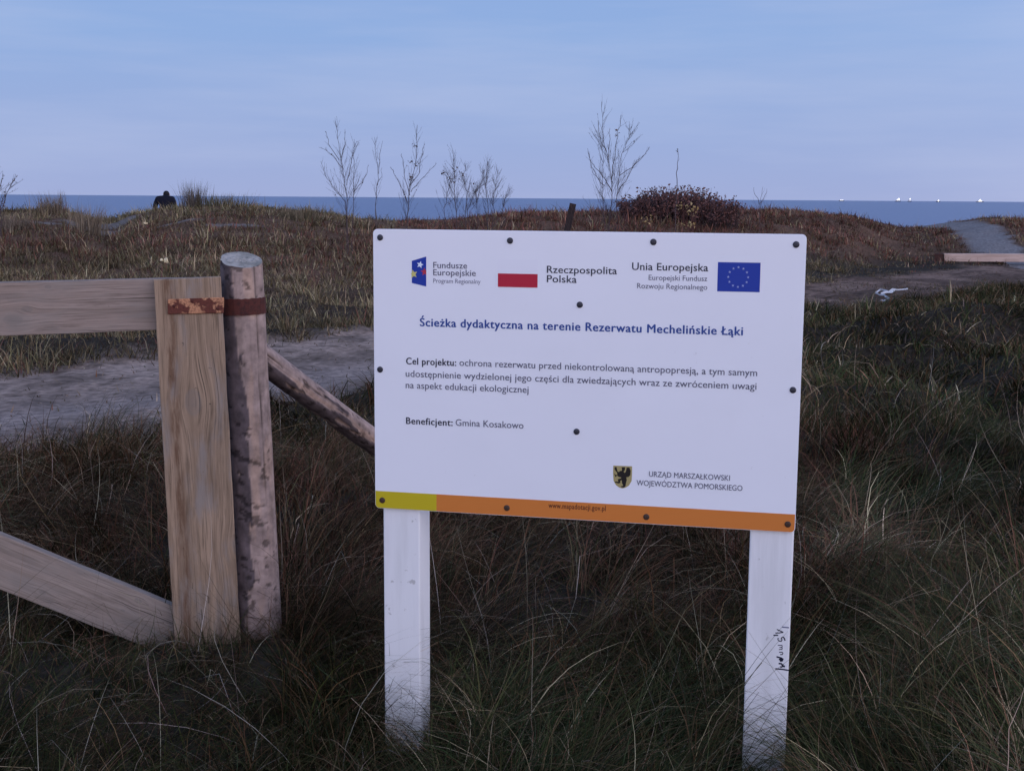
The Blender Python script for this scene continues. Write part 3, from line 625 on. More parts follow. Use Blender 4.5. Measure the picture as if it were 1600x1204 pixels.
def plank(name, corners, P, n_, th, mat, parent, off=0., nx_=14, wob=.0015, seed=1):
    """corners: four sight points TL,TR,BR,BL of the front face, met with the plane (P, n_); local x runs along the grain"""
    q = [on_plane(x, y, P + n_ * off, n_) for x, y in corners]
    ax = ((q[1] - q[0]) + (q[2] - q[3])).normalized(); nn = n_.normalized(); ay = nn.cross(ax); ax = ay.cross(nn)
    o_ = q[3]; M = Matrix((ax, ay, nn)).transposed(); loc = [((p - o_).dot(ax), (p - o_).dot(ay)) for p in q]
    vs = []; fs = []; ny_ = 5
    for s_ in (0, 1):
        for i in range(nx_ + 1):
            for j in range(ny_ + 1):
                a, c_ = i / nx_, j / ny_
                top = Vector(loc[0]) * (1 - a) + Vector(loc[1]) * a; bot = Vector(loc[3]) * (1 - a) + Vector(loc[2]) * a; p = bot * (1 - c_) + top * c_
                e = (vnoise(np.array([i * .7 + seed * 7.]), np.array([j * 1. + s_]), seed, 2)[0] - .5) * 2 * wob
                p = p + Vector((e * (1 if 0 < i < nx_ else .5), e)); vs.append((p.x, p.y, (-th if s_ else 0) + e * .6))
    K = (nx_ + 1) * (ny_ + 1); ID = lambda s_, i, j: s_ * K + i * (ny_ + 1) + j
    for i in range(nx_):
        for j in range(ny_):
            fs.append((ID(0, i, j), ID(0, i + 1, j), ID(0, i + 1, j + 1), ID(0, i, j + 1))); fs.append((ID(1, i, j), ID(1, i, j + 1), ID(1, i + 1, j + 1), ID(1, i + 1, j)))
    for i in range(nx_):
        fs.append((ID(0, i, 0), ID(1, i, 0), ID(1, i + 1, 0), ID(0, i + 1, 0))); fs.append((ID(0, i, ny_), ID(0, i + 1, ny_), ID(1, i + 1, ny_), ID(1, i, ny_)))
    for j in range(ny_):
        fs.append((ID(0, 0, j), ID(0, 0, j + 1), ID(1, 0, j + 1), ID(1, 0, j))); fs.append((ID(0, nx_, j), ID(1, nx_, j), ID(1, nx_, j + 1), ID(0, nx_, j + 1)))
    o = mesh_obj(name, vs, fs, mat, parent, origin=o_, rot=M); bv = o.modifiers.new('b', 'BEVEL'); bv.width = .002; bv.segments = 1; bv.limit_method = 'ANGLE'; bv.angle_limit = 1
    o['_loc'] = 0; return o, (lambda x, y: ((on_plane(x, y, P + n_ * off, n_) - o_).dot(ax), (on_plane(x, y, P + n_ * off, n_) - o_).dot(ay)))
GY = math.radians(12); gn = Vector((math.sin(GY), -math.cos(GY), 0)); GP = at(320, 700, 4.36)
def kpos(corners, P, n_, off, pts):     # knots given by sight points, in plank coordinates
    q = [on_plane(x, y, P + n_ * off, n_) for x, y in corners]; ax = ((q[1] - q[0]) + (q[2] - q[3])).normalized(); ay = n_.cross(ax); ax = ay.cross(n_)
    return [((on_plane(x, y, P + n_ * off, n_) - q[3]).dot(ax), (on_plane(x, y, P + n_ * off, n_) - q[3]).dot(ay), r_) for x, y, r_ in pts]
gate = empty('wooden_gate', at(310, 1045, 4.38)); tag(gate, 'weathered wooden field gate of sawn planks hung on the peeling log post', 'gate')
# stile: long side runs downwards, so its x axis points down
cs = [(345, 432.5), (379, 1060), (276, 1070), (240, 437)]
w_st = wood_mat('stile_wood', (.37, .26, .18), (.215, .148, .10), (.26, .225, .205), kpos(cs, GP, gn, 0, [(302, 628, .030), (250, 880, .012), (372, 852, .022)]), .75, 1., .045)
plank('stile', cs, GP, gn, .045, w_st, gate, 0, 30, .0025, 3)
cs = [(-900, 463), (300, 434), (300, 513.5), (-900, 560)]
w_ra = wood_mat('rail_wood', (.32, .25, .215), (.235, .18, .15), (.20, .18, .165), kpos(cs, GP, gn, -.048, [(20, 500, .020), (42, 483, .012), (75, 448, .007), (-300, 500, .02)]), .5)
plank('rail', cs, GP, gn, .045, w_ra, gate, -.048, 24, .002, 4)
cs = [(-820, 500), (310, 962), (310, 1043), (-820, 596)]
w_br = wood_mat('brace_wood', (.32, .26, .225), (.235, .185, .155), (.20, .18, .165), kpos(cs, GP, gn, -.049, [(66, 925, .008), (216, 938, .009), (192, 953, .005), (-300, 700, .015)]), .5)
plank('diagonal_brace', cs, GP, gn, .043, w_br, gate, -.049, 24, .002, 5)
plank('stile', [(-760, 430), (-760, 1200), (-880, 1220), (-880, 430)], GP, gn, .045, w_st, gate, 0, 16, .002, 6)
rust, t, b = new_mat('rusty_iron', (.12, .03, .015), .75, .3, .15)
n = noise(t, 17, detail=6); c = mixc(t, maprange(t, n.outputs[0], .47, .52), (.13, .036, .024), (.50, .24, .13)); n = noise(t, 160, detail=4); c = mixc(t, maprange(t, n.outputs[0], .4, .7, 0, .6), c, (.05, .016, .012)); t.links.new(c, b.inputs['Base Color']); bump(t, b, n.outputs[0], .6, .0012)
rustd, t, b = new_mat('dark_rust', (.07, .018, .014), .75, .3, .15)
n = noise(t, 70, detail=6); c = mixc(t, maprange(t, n.outputs[0], .4, .7), (.085, .022, .016), (.045, .014, .012)); t.links.new(c, b.inputs['Base Color']); bump(t, b, n.outputs[0], .6, .0015)
st_, sloc = plank('hinge_strap', [(262, 467.5), (350, 464.5), (350, 489), (262, 491)], GP, gn, .006, rust, gate, .0075, 10, .0008, 8)
for (px, py) in ((272, 478), (300, 470), (340, 482)):
    x_, y_ = sloc(px, py); vs = [(x_, y_, .004)] + [(x_ + .006 * math.cos(a), y_ + .006 * math.sin(a), .0003) for a in np.linspace(0, 2 * math.pi, 9)[:-1]]
    me = bpy.data.meshes.new('bolt_head'); me.from_pydata(vs, [], [(0, i, i % 8 + 1) for i in range(1, 9)]); me.materials.append(rustd)
    o = bpy.data.objects.new('bolt_head', me); COL.objects.link(o); o.parent = st_

# ------------------------------------------------------------------ log post with band and slanting strut
def log_mesh(name, p0, p1, ra, rb, parent, seed, barky, side, nu=96, nv=220, cut=None, bend=.0):
    ax = (p1 - p0); Ln = ax.length; ax = ax.normalized(); e1 = ax.cross(Vector((0, 1, 0))).normalized(); e2 = ax.cross(e1).normalized()
    th = np.linspace(0, 2 * np.pi, nu, endpoint=False)[None, :]; v = np.linspace(0, 1, nv)[:, None]
    cx_, cy_ = np.cos(th) * 2.2, np.sin(th) * 2.2
    z_ = v * Ln * 1.0
    def n3(sx_, sz_, sd, oc=3):
        return .5 * (vnoise(cx_ * sx_ + 3.1, z_ * sz_ + cy_ * sx_ * .7, sd, oc) + vnoise(cy_ * sx_ + 9.7, z_ * sz_ - cx_ * sx_ * .7 + 5, sd + 50, oc))
    f = (th * 0 + v * 0)
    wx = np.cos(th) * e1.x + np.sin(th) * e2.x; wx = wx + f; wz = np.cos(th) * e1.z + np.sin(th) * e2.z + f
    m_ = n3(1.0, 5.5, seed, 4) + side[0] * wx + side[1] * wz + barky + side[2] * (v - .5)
    bark = sstep(.500, .512, m_)  # peeling bark, with the post's shaded left side painted into the same mask
    mark = .75 * sstep(.635, .68, n3(1.5, 62, seed + 7, 2)) * sstep(.46, .52, n3(.9, 4, seed + 9, 2)) 
    crack = np.exp(-((((th - 2.2 - .5 * n3(.6, 2, seed + 3) + f) + np.pi) % (2 * np.pi) - np.pi) / .022) ** 2) * sstep(.30, .5, n3(.5, 2, seed + 6))
    rad = (rb + (ra - rb) * v) * (1 + (n3(.5, 2.2, seed + 1, 2) - .5) * .14) + bark * .0045 + (n3(3, 12, seed + 2, 3) - .5) * .0035 * (.3 + 1.4 * bark) - mark * .0035 - crack * .006
    # v runs from the foot up
    off = bend * np.sin(np.pi * v)
    P = np.array(p0)[None, None] + np.array(ax)[None, None] * (v * Ln)[..., None] + np.array(e1) * (rad * np.cos(th) + off)[..., None] + np.array(e2) * (rad * np.sin(th))[..., None]
    if cut is not None:
        cn_ = np.array(cut); d_ = (P - np.array(p1)[None, None]) @ cn_
        k = np.clip(d_ / (cn_ @ np.array(ax)), 0, None); P = P - np.array(ax) * k[..., None]
        # rows near the end follow the slanting cut
        last = P[-1]; dd = (last - np.array(p1)) @ cn_ / (cn_ @ np.array(ax)); P[-1] = last - np.array(ax) * dd[:, None]
    wood = np.array([.32, .235, .205]) * (.75 + .5 * n3(2.2, 9, seed + 4, 4))[..., None]
    wgr = n3(9, 2.2, seed + 12, 3)[..., None]; wood = wood * (.82 + .36 * wgr)
    warm = sstep(.52, .66, n3(1.2, 5, seed + 22, 3))[..., None]; wood = wood * (1 - .5 * warm) + np.array([.44, .29, .21]) * .5 * warm
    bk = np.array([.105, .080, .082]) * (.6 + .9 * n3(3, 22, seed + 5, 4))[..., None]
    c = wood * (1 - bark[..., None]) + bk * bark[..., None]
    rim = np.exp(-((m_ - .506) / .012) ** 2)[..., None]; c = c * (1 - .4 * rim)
    c = c * (1 - .8 * np.clip(mark + crack, 0, 1)[..., None])
    Vv = P.reshape(-1, 3); idx = np.arange(nu * nv).reshape(nv, nu); nxt = np.roll(idx, -1, 1)
    qd = np.stack([idx[:-1], nxt[:-1], nxt[1:], idx[1:]], -1).reshape(-1, 4)
    o = np_mesh(name, Vv, [qd], log_mat, c.reshape(-1, 3), True, parent); return o, P[-1], P[0]
log_mat = col_mat('log_wood', .8, .12, 60, .002, 22)
cutm, t, b = new_mat('cut_wood', (.3, .3, .33), .85, .1)
n = noise(t, 22, detail=6); c = mixc(t, maprange(t, n.outputs[0], .35, .7), (.36, .335, .31), (.19, .185, .165)); n = noise(t, 90, detail=4); c = mixc(t, maprange(t, n.outputs[0], .55, .7, 0, .6), c, (.10, .10, .10)); t.links.new(c, b.inputs['Base Color']); bump(t, b, n.outputs[0], .7, .002)
def cap(name, ring, parent, rings=7):
    c = ring.mean(0); n_ = len(ring); vs = []; 
    for k in range(rings):
        f_ = 1 - k / rings
        for i in range(n_): p = c + (ring[i] - c) * f_; p = p + np.array([0, 0, 1]) * (.0015 * math.sin(k * 2.3 + i * .4) if k else 0); vs.append(tuple(p))
    vs.append(tuple(c)); fs = []
    for k in range(rings - 1):
        for i in range(n_): j = (i + 1) % n_; fs.append((k * n_ + i, k * n_ + j, (k + 1) * n_ + j, (k + 1) * n_ + i))
    for i in range(n_): fs.append(((rings - 1) * n_ + i, (rings - 1) * n_ + (i + 1) % n_, len(vs) - 1))
    return mesh_obj(name, vs, fs, cutm, parent, smooth=False)
top, foot = at(377.5, 406, 4.5), at(407, 1060, 4.5)
lp = empty('log_post', foot); tag(lp, 'round peeling log gate post with rusty iron band and slanting log strut', 'post')
cutn = Vector((.12, -.32, 1)).normalized()
lg, ring, _ = log_mesh('log', foot, top, .070, .089, lp, 300, -.030, (-.52, 0, -.12), cut=cutn)  # strong left weighting: real bark plus painted shade beside the stile
cap('cut_end', ring, lp)
ax = (top - foot).normalized(); e1 = ax.cross(Vector((0, 1, 0))).normalized(); e2 = ax.cross(e1).normalized()
pb0, pb1 = at(379.5, 489.5, 4.5), at(379, 464.5, 4.5); vs = []; fs = []; sg = 40; prof = [(pb0, .0752), (pb0, .0808), (pb1, .0795), (pb1, .0740)]
for p_, r_ in prof:
    for i in range(sg):
        a = i * 2 * math.pi / sg; vs.append(p_ + (e1 * math.cos(a) + e2 * math.sin(a)) * (r_ + .0006 * math.sin(i * 3.1)) + Vector((0, 0, .0012 * math.sin(i * 2.7))))
for k in range(4):
    for i in range(sg): j = (i + 1) % sg; k2 = (k + 1) % 4; fs.append((k * sg + i, k * sg + j, k2 * sg + j, k2 * sg + i))
mesh_obj('iron_band', vs, fs, rustd, lp, smooth=False)
s0 = at(402, 553, 4.54); sx_, sy_ = -.34, 6.45; s1 = Vector((sx_, sy_, gz(sx_, sy_) - .1))
# aim the strut so that it passes the panel edge at the right height
tgt = at(583, 683, 5.22); dirv = (tgt - s0).normalized(); s1 = s0 + dirv * ((s0.z + .08) / -dirv.z); print('strut foot', s1)
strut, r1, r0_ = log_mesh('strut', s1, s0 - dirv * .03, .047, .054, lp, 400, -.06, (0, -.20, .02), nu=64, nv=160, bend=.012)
cap('cut_end', r1, lp, 4)

# ------------------------------------------------------------------ bare saplings, shrubs
bark_m, t, b = new_mat('twig_bark', (.060, .042, .045), .8, .1); n = noise(t, 30); t.links.new(mixc(t, maprange(t, n.outputs[0], .35, .65), (.045, .032, .036), (.10, .075, .075)), b.inputs['Base Color'])
redtw, t, b = new_mat('red_twig', (.11, .05, .045), .8, .1); n = noise(t, 20); t.links.new(mixc(t, maprange(t, n.outputs[0], .35, .65), (.10, .042, .038), (.16, .085, .07)), b.inputs['Base Color'])
leafb, t, b = new_mat('dead_leaf', (.07, .045, .04), .7, .1); n = noise(t, 12); t.links.new(mixc(t, maprange(t, n.outputs[0], .35, .65), (.05, .03, .03), (.11, .065, .045)), b.inputs['Base Color'])
leafy, t, b = new_mat('yellow_leaf', (.4, .3, .1), .7, .1); n = noise(t, 8); t.links.new(mixc(t, maprange(t, n.outputs[0], .35, .65), (.30, .21, .09), (.42, .32, .17)), b.inputs['Base Color'])
class Tubes:
    def __init__(s): s.v, s.f = [], []
    def line(s, pts, ra, rb, sides=4):
        n_ = len(pts); base = len(s.v)
        for i, p in enumerate(pts):
            d = (pts[min(i + 1, n_ - 1)] - pts[max(i - 1, 0)]).normalized(); a = d.cross(Vector((.3, 1, .1))).normalized(); b_ = d.cross(a); r = ra + (rb - ra) * i / (n_ - 1)
            for k in range(sides): an = 2 * math.pi * k / sides; s.v.append(p + (a * math.cos(an) + b_ * math.sin(an)) * r)
        for i in range(n_ - 1):
            for k in range(sides): j = (k + 1) % sides; s.f.append((base + i * sides + k, base + i * sides + j, base + (i + 1) * sides + j, base + (i + 1) * sides + k))
    def build(s, name, mat, parent): return mesh_obj(name, s.v, s.f, mat, parent) if s.f else None
def leaf_quads(spots, size, name, mat, parent, rnd):
    vs = []; fs = []
    for p in spots:
        a = Vector((rnd.gauss(0, 1), rnd.gauss(0, 1), rnd.gauss(0, 1))).normalized(); b_ = a.cross(Vector((rnd.gauss(0, 1), rnd.gauss(0, 1), rnd.gauss(0, 1)))).normalized(); s_ = size * rnd.uniform(.6, 1.4); k = len(vs)
        c_ = a.cross(b_) * s_ * .25
        vs += [p - a * s_ * .5, p + b_ * s_ * .32 + c_, p + a * s_ * .5, p - b_ * s_ * .32 + c_]; fs += [(k, k + 1, k + 2), (k, k + 2, k + 3)]
    return mesh_obj(name, vs, fs, mat, parent)
def twigs(T, rnd, pts, r, depth, dens, lf, spread, upb=.35):
    n_ = len(pts); tot = sum((pts[i + 1] - pts[i]).length for i in range(n_ - 1))
    cnt_ = max(1, int(tot * dens)); out_ = []
    for q in range(cnt_):
        f_ = rnd.uniform(.12, .97) * (n_ - 1); i = min(int(f_), n_ - 2); p = pts[i].lerp(pts[i + 1], f_ - i); d = (pts[i + 1] - pts[i]).normalized()
        s_ = Vector((rnd.gauss(0, 1), rnd.gauss(0, 1), rnd.gauss(0, .3))); s_ = (s_ - d * s_.dot(d)).normalized(); dr = (d + s_ * spread * rnd.uniform(.6, 1.3)).normalized()
        ln = lf * tot * rnd.uniform(.35, 1) * (1.1 - .75 * f_ / (n_ - 1)); pp = [p]; k = 4
        for j in range(k): dr = (dr + Vector((rnd.gauss(0, .10), rnd.gauss(0, .10), upb * .25 + rnd.gauss(0, .06)))).normalized(); pp.append(pp[-1] + dr * ln / k)
        T.line(pp, r * .55, r * .25, 3); out_.append(pp)
        if depth > 1: out_ += twigs(T, rnd, pp, r * .6, depth - 1, dens * 1.1, lf * 1.0, spread, upb)
    return out_
def sapling(name, label, cat, Y, stems, seed, dens=5, lf=.45, r=.011, leaves=0, group=None, leafpos=(), mat=None, spread=.6, depth=2):
    rnd = random.Random(seed); mat = mat or bark_m
    p0 = at(*stems[0][0], Y); g = Vector((p0.x, Y, gz(p0.x, Y) - .05)); root = empty(name, g); tag(root, label, cat, group)
    tr, br = Tubes(), Tubes(); tips = []
    for si, st in enumerate(stems):
        yo = rnd.uniform(-.15, .15) if si else 0; pts = [at(x, y, Y + yo * (i / max(1, len(st) - 1))) for i, (x, y) in enumerate(st)]
        if si == 0 or st[0][1] >= stems[0][0][1] - 12: pts = [Vector((g.x + (pts[0].x - g.x) * .6, g.y, g.z))] + pts
        fine = []
        for i in range(len(pts) - 1):
            for k in range(3): q = pts[i].lerp(pts[i + 1], k / 3); fine.append(q + Vector((rnd.gauss(0, .010), rnd.gauss(0, .010), 0)))
        fine.append(pts[-1]); (tr if si == 0 else br).line(fine, r * (1 if si == 0 else .75), r * .28, 5)
        tips += twigs(br, rnd, fine, r * .5, depth, dens, lf, spread)
    tr.build('trunk', mat, root); br.build('branches', mat, root)
    sp_ = [at(x, y, Y) + Vector((rnd.gauss(0, .03), rnd.gauss(0, .03), rnd.gauss(0, .03))) for x, y in leafpos for _ in range(7)]
    for _ in range(leaves): tp = rnd.choice(tips); sp_.append(tp[-1])
    if sp_: leaf_quads(sp_, .042, 'leaves', leafb, root, rnd)
    return root
GRP = 'bare saplings on the dune'
sapling('bare_sapling', 'wide many stemmed bare sapling, leftmost against the sky', 'sapling', 24.5,
    [[(543, 322), (541, 300), (536, 270), (530, 235), (527, 205), (524, 190)], [(540, 315), (530, 303), (515, 285), (506, 268), (501, 252)], [(541, 290), (548, 262), (552, 238), (560, 222)], [(534, 262), (522, 245), (510, 235), (498, 230)],
     [(552, 318), (553, 290), (553, 250), (551, 238), (558, 220)], [(553, 300), (565, 285), (572, 272), (576, 258)], [(530, 250), (514, 225), (509, 205)], [(533, 250), (539, 225), (539, 202)]], 1, 15, .27, r=.0085, leaves=6, group=GRP)
sapling('bare_sapling', 'single thin upright bare sapling between the two bushier left ones', 'sapling', 25, [[(587, 330), (589, 300), (591, 270), (588, 240), (585, 214)], [(591, 272), (594, 245), (598, 220)], [(590, 290), (596, 276), (597, 262)]], 2, 13, .21, r=.007, group=GRP)
sapling('bare_sapling', 'bare sapling with one tall leader and a few clinging leaves', 'sapling', 24.5,
    [[(635, 345), (638, 320), (641, 290), (648, 262), (652, 230), (652, 195)], [(638, 318), (628, 295), (618, 275), (610, 262)], [(641, 300), (655, 285), (668, 270), (682, 255)], [(640, 305), (633, 280), (630, 255), (627, 240)], [(642, 290), (655, 270), (660, 240), (664, 225)]], 3, 16, .28, r=.0085, leaves=4, group=GRP, leafpos=[(648, 226), (643, 250), (651, 257), (642, 274), (643, 280)])
sapling('bare_shrub', 'low bare shrub with dark clinging leaves right of the leader sapling', 'shrub', 24.5,
    [[(712, 330), (710, 300), (710, 270), (708, 235)], [(695, 325), (699, 300), (704, 280), (696, 268)], [(728, 328), (729, 300), (724, 280), (728, 258)]], 4, 24, .30, r=.0075, group=GRP, leafpos=[(692, 270), (704, 277), (710, 264), (721, 272), (706, 283), (723, 275)], leaves=3)
sapling('bare_shrub', 'low bare bush of many rising twigs, nearest left of the tall sapling', 'shrub', 25,
    [[(762, 330), (760, 300), (760, 275), (762, 252)], [(745, 328), (744, 300), (752, 285), (757, 265)], [(770, 328), (772, 305), (775, 290), (778, 266)], [(785, 330), (790, 312), (796, 295)], [(730, 330), (738, 310), (748, 290)]], 5, 24, .33, r=.0075, group=GRP, leaves=5)
sapling('bare_sapling', 'tallest bare sapling with a fan of fine upright branches beside the bramble mound', 'sapling', 22.5,
    [[(952, 375), (953, 340), (956, 310), (955, 285), (951, 250), (943, 225), (941, 190), (940, 160)], [(947, 372), (943, 340), (941, 300), (942, 260), (940, 225), (935, 190)], [(963, 370), (963, 335), (964, 300), (968, 270), (972, 240), (984, 215), (987, 198)],
     [(956, 300), (945, 280), (930, 262), (922, 250), (918, 232)], [(964, 305), (975, 285), (985, 270), (996, 250), (1010, 240)], [(955, 285), (958, 260), (962, 230), (968, 205), (970, 180)], [(942, 290), (932, 275), (925, 260), (919, 236)], [(968, 275), (985, 262), (1000, 250), (1015, 230)], [(950, 250), (952, 225), (953, 200)]], 6, 15, .27, r=.009, leaves=4, group=GRP, leafpos=[(963, 208)], depth=2)
sapling('dry_stalk', 'tall thin dry stalk rising straight out of the bramble mound', 'stalk', 29, [[(1057, 300), (1058, 270), (1060, 250), (1059, 234)]], 7, 2, .08, r=.012, leafpos=[(1059, 236)], depth=1)
sapling('bare_sapling', 'small faint bare sapling on the ridge near the right board corner', 'sapling', 27, [[(1187, 355), (1187, 330), (1190, 310), (1192, 292)], [(1187, 320), (1181, 305), (1178, 293)], [(1188, 318), (1196, 305), (1198, 295)]], 8, 4, .3, r=.008, group=GRP)
sapling('bare_shrub', 'dark bare shrub cut by the left edge of the picture', 'shrub', 27, [[(-8, 335), (-5, 310), (2, 290), (5, 272)], [(-20, 330), (-15, 300), (-8, 275), (-2, 258)], [(2, 330), (10, 305), (20, 285), (24, 272)], [(0, 325), (8, 300), (14, 285)]], 9, 9, .40, r=.013, leaves=60)
for k, (px, py, Y, nm, lab) in enumerate([(252, 400, 24, 'dry_shrub', 'small leafless pinkish shrub on the left dune slope above the gate'), (490, 452, 18.5, 'dry_shrub', 'small reddish leafless shrub between log post and board'), (1395, 330, 40, None, None)]):
    if nm is None: continue
    g = ground_hit(px, py); Y = g.y; s_ = 24 if k else 26
    stems = [[(px + dx * .2, py - 2), (px + dx * .7, py - s_ * .9), (px + dx * 1.6, py - s_ * 1.9)] for dx in (-14, -8, -2, 4, 10, 16)]
    sapling(nm, lab, 'shrub', Y, stems, 20 + k, 7, .35, r=.006, mat=redtw, spread=.45)

# bramble mound: twigs and small purple brown leaves through its whole volume
rnd = random.Random(5); bc = at(1062, 322, 34.5); root = empty('bramble_mound', (bc.x, bc.y, gz(bc.x, bc.y))); tag(root, 'rounded purple brown bramble thicket rising above the heath ridge', 'thicket')
tw = Tubes(); leaf = []
for i in range(560):
    a = rnd.uniform(0, 6.28); q = math.sqrt(rnd.random()); x = q * math.cos(a); y = q * math.sin(a)
    bx, by = bc.x + x * 1.62, bc.y + y * .9; hh = (max(0, 1 - abs(x) ** 2.2) ** .75) * (1 - .4 * y * y) * rnd.uniform(.35, 1.0); hh *= .63 * (1 - .15 * (x > .45)) + .06
    p = Vector((bx, by, gz(bx, by) - .02)); pts = [p]; ztop = 1.42 + hh * .95; d = Vector((rnd.gauss(0, .3), rnd.gauss(0, .3), 1)).normalized(); st = max(.12, (ztop - p.z)) / 4
    for j in range(4): d = (d + Vector((rnd.gauss(0, .22), rnd.gauss(0, .22), .05))).normalized(); pts.append(pts[-1] + d * st)
    tw.line(pts, .009, .004, 3)
    for j in range(12): f_ = rnd.uniform(1.2, 4.0); i0 = min(int(f_), 3); leaf.append(pts[i0].lerp(pts[i0 + 1], f_ - i0) + Vector((rnd.gauss(0, .05), rnd.gauss(0, .05), rnd.gauss(0, .04))))
tw.build('stems', bark_m, root)
bl, t, b = new_mat('bramble_leaf', (.07, .04, .04), .7, .1); n = noise(t, 5); t.links.new(mixc(t, maprange(t, n.outputs[0], .4, .6), (.095, .052, .052), (.165, .080, .066)), b.inputs['Base Color'])
leaf_quads(leaf, .075, 'leaves', bl, root, rnd)
# shrubs with the last yellow leaves
def yellow(px, py, w_, h_, n_, lab, seed):
    rnd = random.Random(seed); Y = ray_above(px, py + 6, .40).y; print('yellow', Y); c = at(px, py, Y); root = empty('yellow_leaved_shrub', (c.x, Y, gz(c.x, Y))); tag(root, lab, 'shrub', 'shrubs with last yellow leaves')
    T = Tubes(); sp_ = []; m_ = Y / F
    for i in range(14):
        p = Vector((c.x + rnd.gauss(0, .05), Y + rnd.gauss(0, .05), gz(c.x, Y))); e = c + Vector((rnd.uniform(-w_, w_) * m_, rnd.uniform(-.15, .15), rnd.uniform(-h_, h_) * m_)); mid = p.lerp(e, .5) + Vector((rnd.gauss(0, .04), 0, rnd.gauss(0, .03))); T.line([p, mid, e], .006, .003, 3)
        for j in range(n_): sp_.append(e + Vector((rnd.gauss(0, .06), rnd.gauss(0, .05), rnd.gauss(0, .045))))
    T.build('stems', redtw, root); leaf_quads(sp_, .085, 'leaves', leafy, root, rnd)
yellow(1013, 341, 6, 3, 1, 'small pale yellow shrub standing alone left under the bramble mound', 1)
yellow(1068, 322, 11, 5, 1, 'widest pale yellow shrub just below the bramble mound', 2)
yellow(1082, 330, 6, 6, 1, 'pale yellow shrub at the right foot of the widest yellow one', 3)
yellow(1077, 350, 7, 2, 1, 'sparse yellow shrub low down near the board top edge', 4)

# marram tufts standing out on the left crest
def tuft(px, py, Y, hpx, wpx, n_, pal, lab, seed):
    g = np.random.default_rng(seed); c = at(px, py, Y); root_z = gz(c.x, Y); m_ = Y / F
    X = c.x + g.normal(0, wpx * m_ * .28, n_); Yv = Y + g.normal(0, .25, n_); Z = zf(X, Yv) - .02
    top_ = at(px, py - hpx, Y).z; Ln = (top_ - Z) * g.uniform(.55, 1.08, n_) * 1.05
    pl2 = np.array(pal)[g.integers(0, len(pal), n_)] * g.uniform(.75, 1.25, (n_, 1)); az = np.where(X > c.x, 0, np.pi) + g.normal(0, .9, n_)
    V_, q, tt_, cc = blades(np.stack([X, Yv, Z], -1), az, Ln, g.uniform(.010, .02, n_), np.abs(g.normal(.12, .15, n_)), np.abs(g.normal(.4, .25, n_)), pl2, 3, g.uniform(-1, 1, n_))
    o = np_mesh('marram_tuft', V_, [q, tt_], grass_mat, cc); return tag(o, lab, 'grass tuft', 'marram tufts on the left dune crest')
tuft(303, 312, 35, 31, 30, 260, [(.09, .075, .07), (.12, .10, .08)], 'tallest grey marram tuft on the crest right of the dark figure', 1)
tuft(345, 316, 35, 15, 70, 420, [(.12, .11, .065), (.09, .085, .05), (.16, .13, .09)], 'broad olive marram tuft right beside the tallest grey one', 2)
tuft(80, 318, 34, 20, 34, 300, [(.20, .15, .10), (.13, .10, .075)], 'tan marram tuft nearest the left edge of the sea gap', 3)
tuft(137, 330, 31, 14, 34, 300, [(.26, .20, .14), (.18, .14, .10)], 'low pale straw marram tuft at the head of the bare sand', 4)
tuft(20, 345, 28, 14, 46, 320, [(.20, .155, .12), (.13, .105, .08)], 'straw coloured marram tuft low on the far left slope', 5)
tuft(470, 330, 31, 13, 60, 320, [(.17, .135, .09), (.10, .085, .055)], 'thin straw marram tuft left of the leftmost sapling', 6)

# ------------------------------------------------------------------ leaning stake, long beam, scrap of plastic
dkw, t, b = new_mat('dark_stake_wood', (.03, .024, .026), .85, .1); n = noise(t, 12, sc3=(6, 6, 1)); t.links.new(mixc(t, maprange(t, n.outputs[0], .35, .65), (.018, .014, .016), (.05, .036, .034)), b.inputs['Base Color']); bump(t, b, n.outputs[0], .5, .005)
def prism(name, p0, p1, w_, d_, mat, lab=None, cat=None, parent=None, jit=.0, seg=6, chamfer=.006):
    ax = (p1 - p0).normalized(); a = ax.cross(Vector((0, 1, 0)) if abs(ax.y) < .9 else Vector((0, 0, 1))).normalized(); b_ = ax.cross(a).normalized(); rnd = random.Random(3)
    pr = [(-w_ + chamfer, -d_), (w_ - chamfer, -d_), (w_, -d_ + chamfer), (w_, d_ - chamfer), (w_ - chamfer, d_), (-w_ + chamfer, d_), (-w_, d_ - chamfer), (-w_, -d_ + chamfer)]
    vs = []; fs = []
    for k in range(seg + 1):
        p = p0.lerp(p1, k / seg) + a * rnd.uniform(-jit, jit)
        for x, y in pr: vs.append(p + a * x + b_ * y)
    for k in range(seg):
        for i in range(8): j = (i + 1) % 8; fs.append((k * 8 + i, k * 8 + j, (k + 1) * 8 + j, (k + 1) * 8 + i))
    fs += [tuple(range(8)), tuple(seg * 8 + i for i in range(8))]
    o = mesh_obj(name, vs, fs, mat, parent)
    if lab: tag(o, lab, cat)
    return o
Ysk = ray_above(884, 362, .25).y; print('stake', Ysk)
prism('wooden_stake', at(880, 380, Ysk) - Vector((0, 0, .15)), at(895, 318, Ysk), .0025 * Ysk, .04, dkw, 'dark leaning wooden stake standing above the top edge of the board', 'stake', jit=.006)
bmw, t, b = new_mat('sawn_beam', (.46, .30, .24), .75, .15); n = noise(t, 3, sc3=(.3, 6, 6)); t.links.new(mixc(t, maprange(t, n.outputs[0], .35, .65), (.54, .40, .34), (.42, .30, .25)), b.inputs['Base Color'])
bme, t, b = new_mat('beam_end', (.06, .03, .026), .8, .1)
gB = ground_hit(1530, 409.5); Yb = gB.y; print('beam', gB)
pa, pb = at(1474, 402.2, Yb + .1), at(1900, 404, Yb - .5); w2 = 6.2 / F * Yb
beam = prism('fresh_beam', pa, pb, w2, w2, bmw, jit=0, seg=10); tag(beam, 'long pale freshly sawn beam lying low across the sandy track', 'beam')
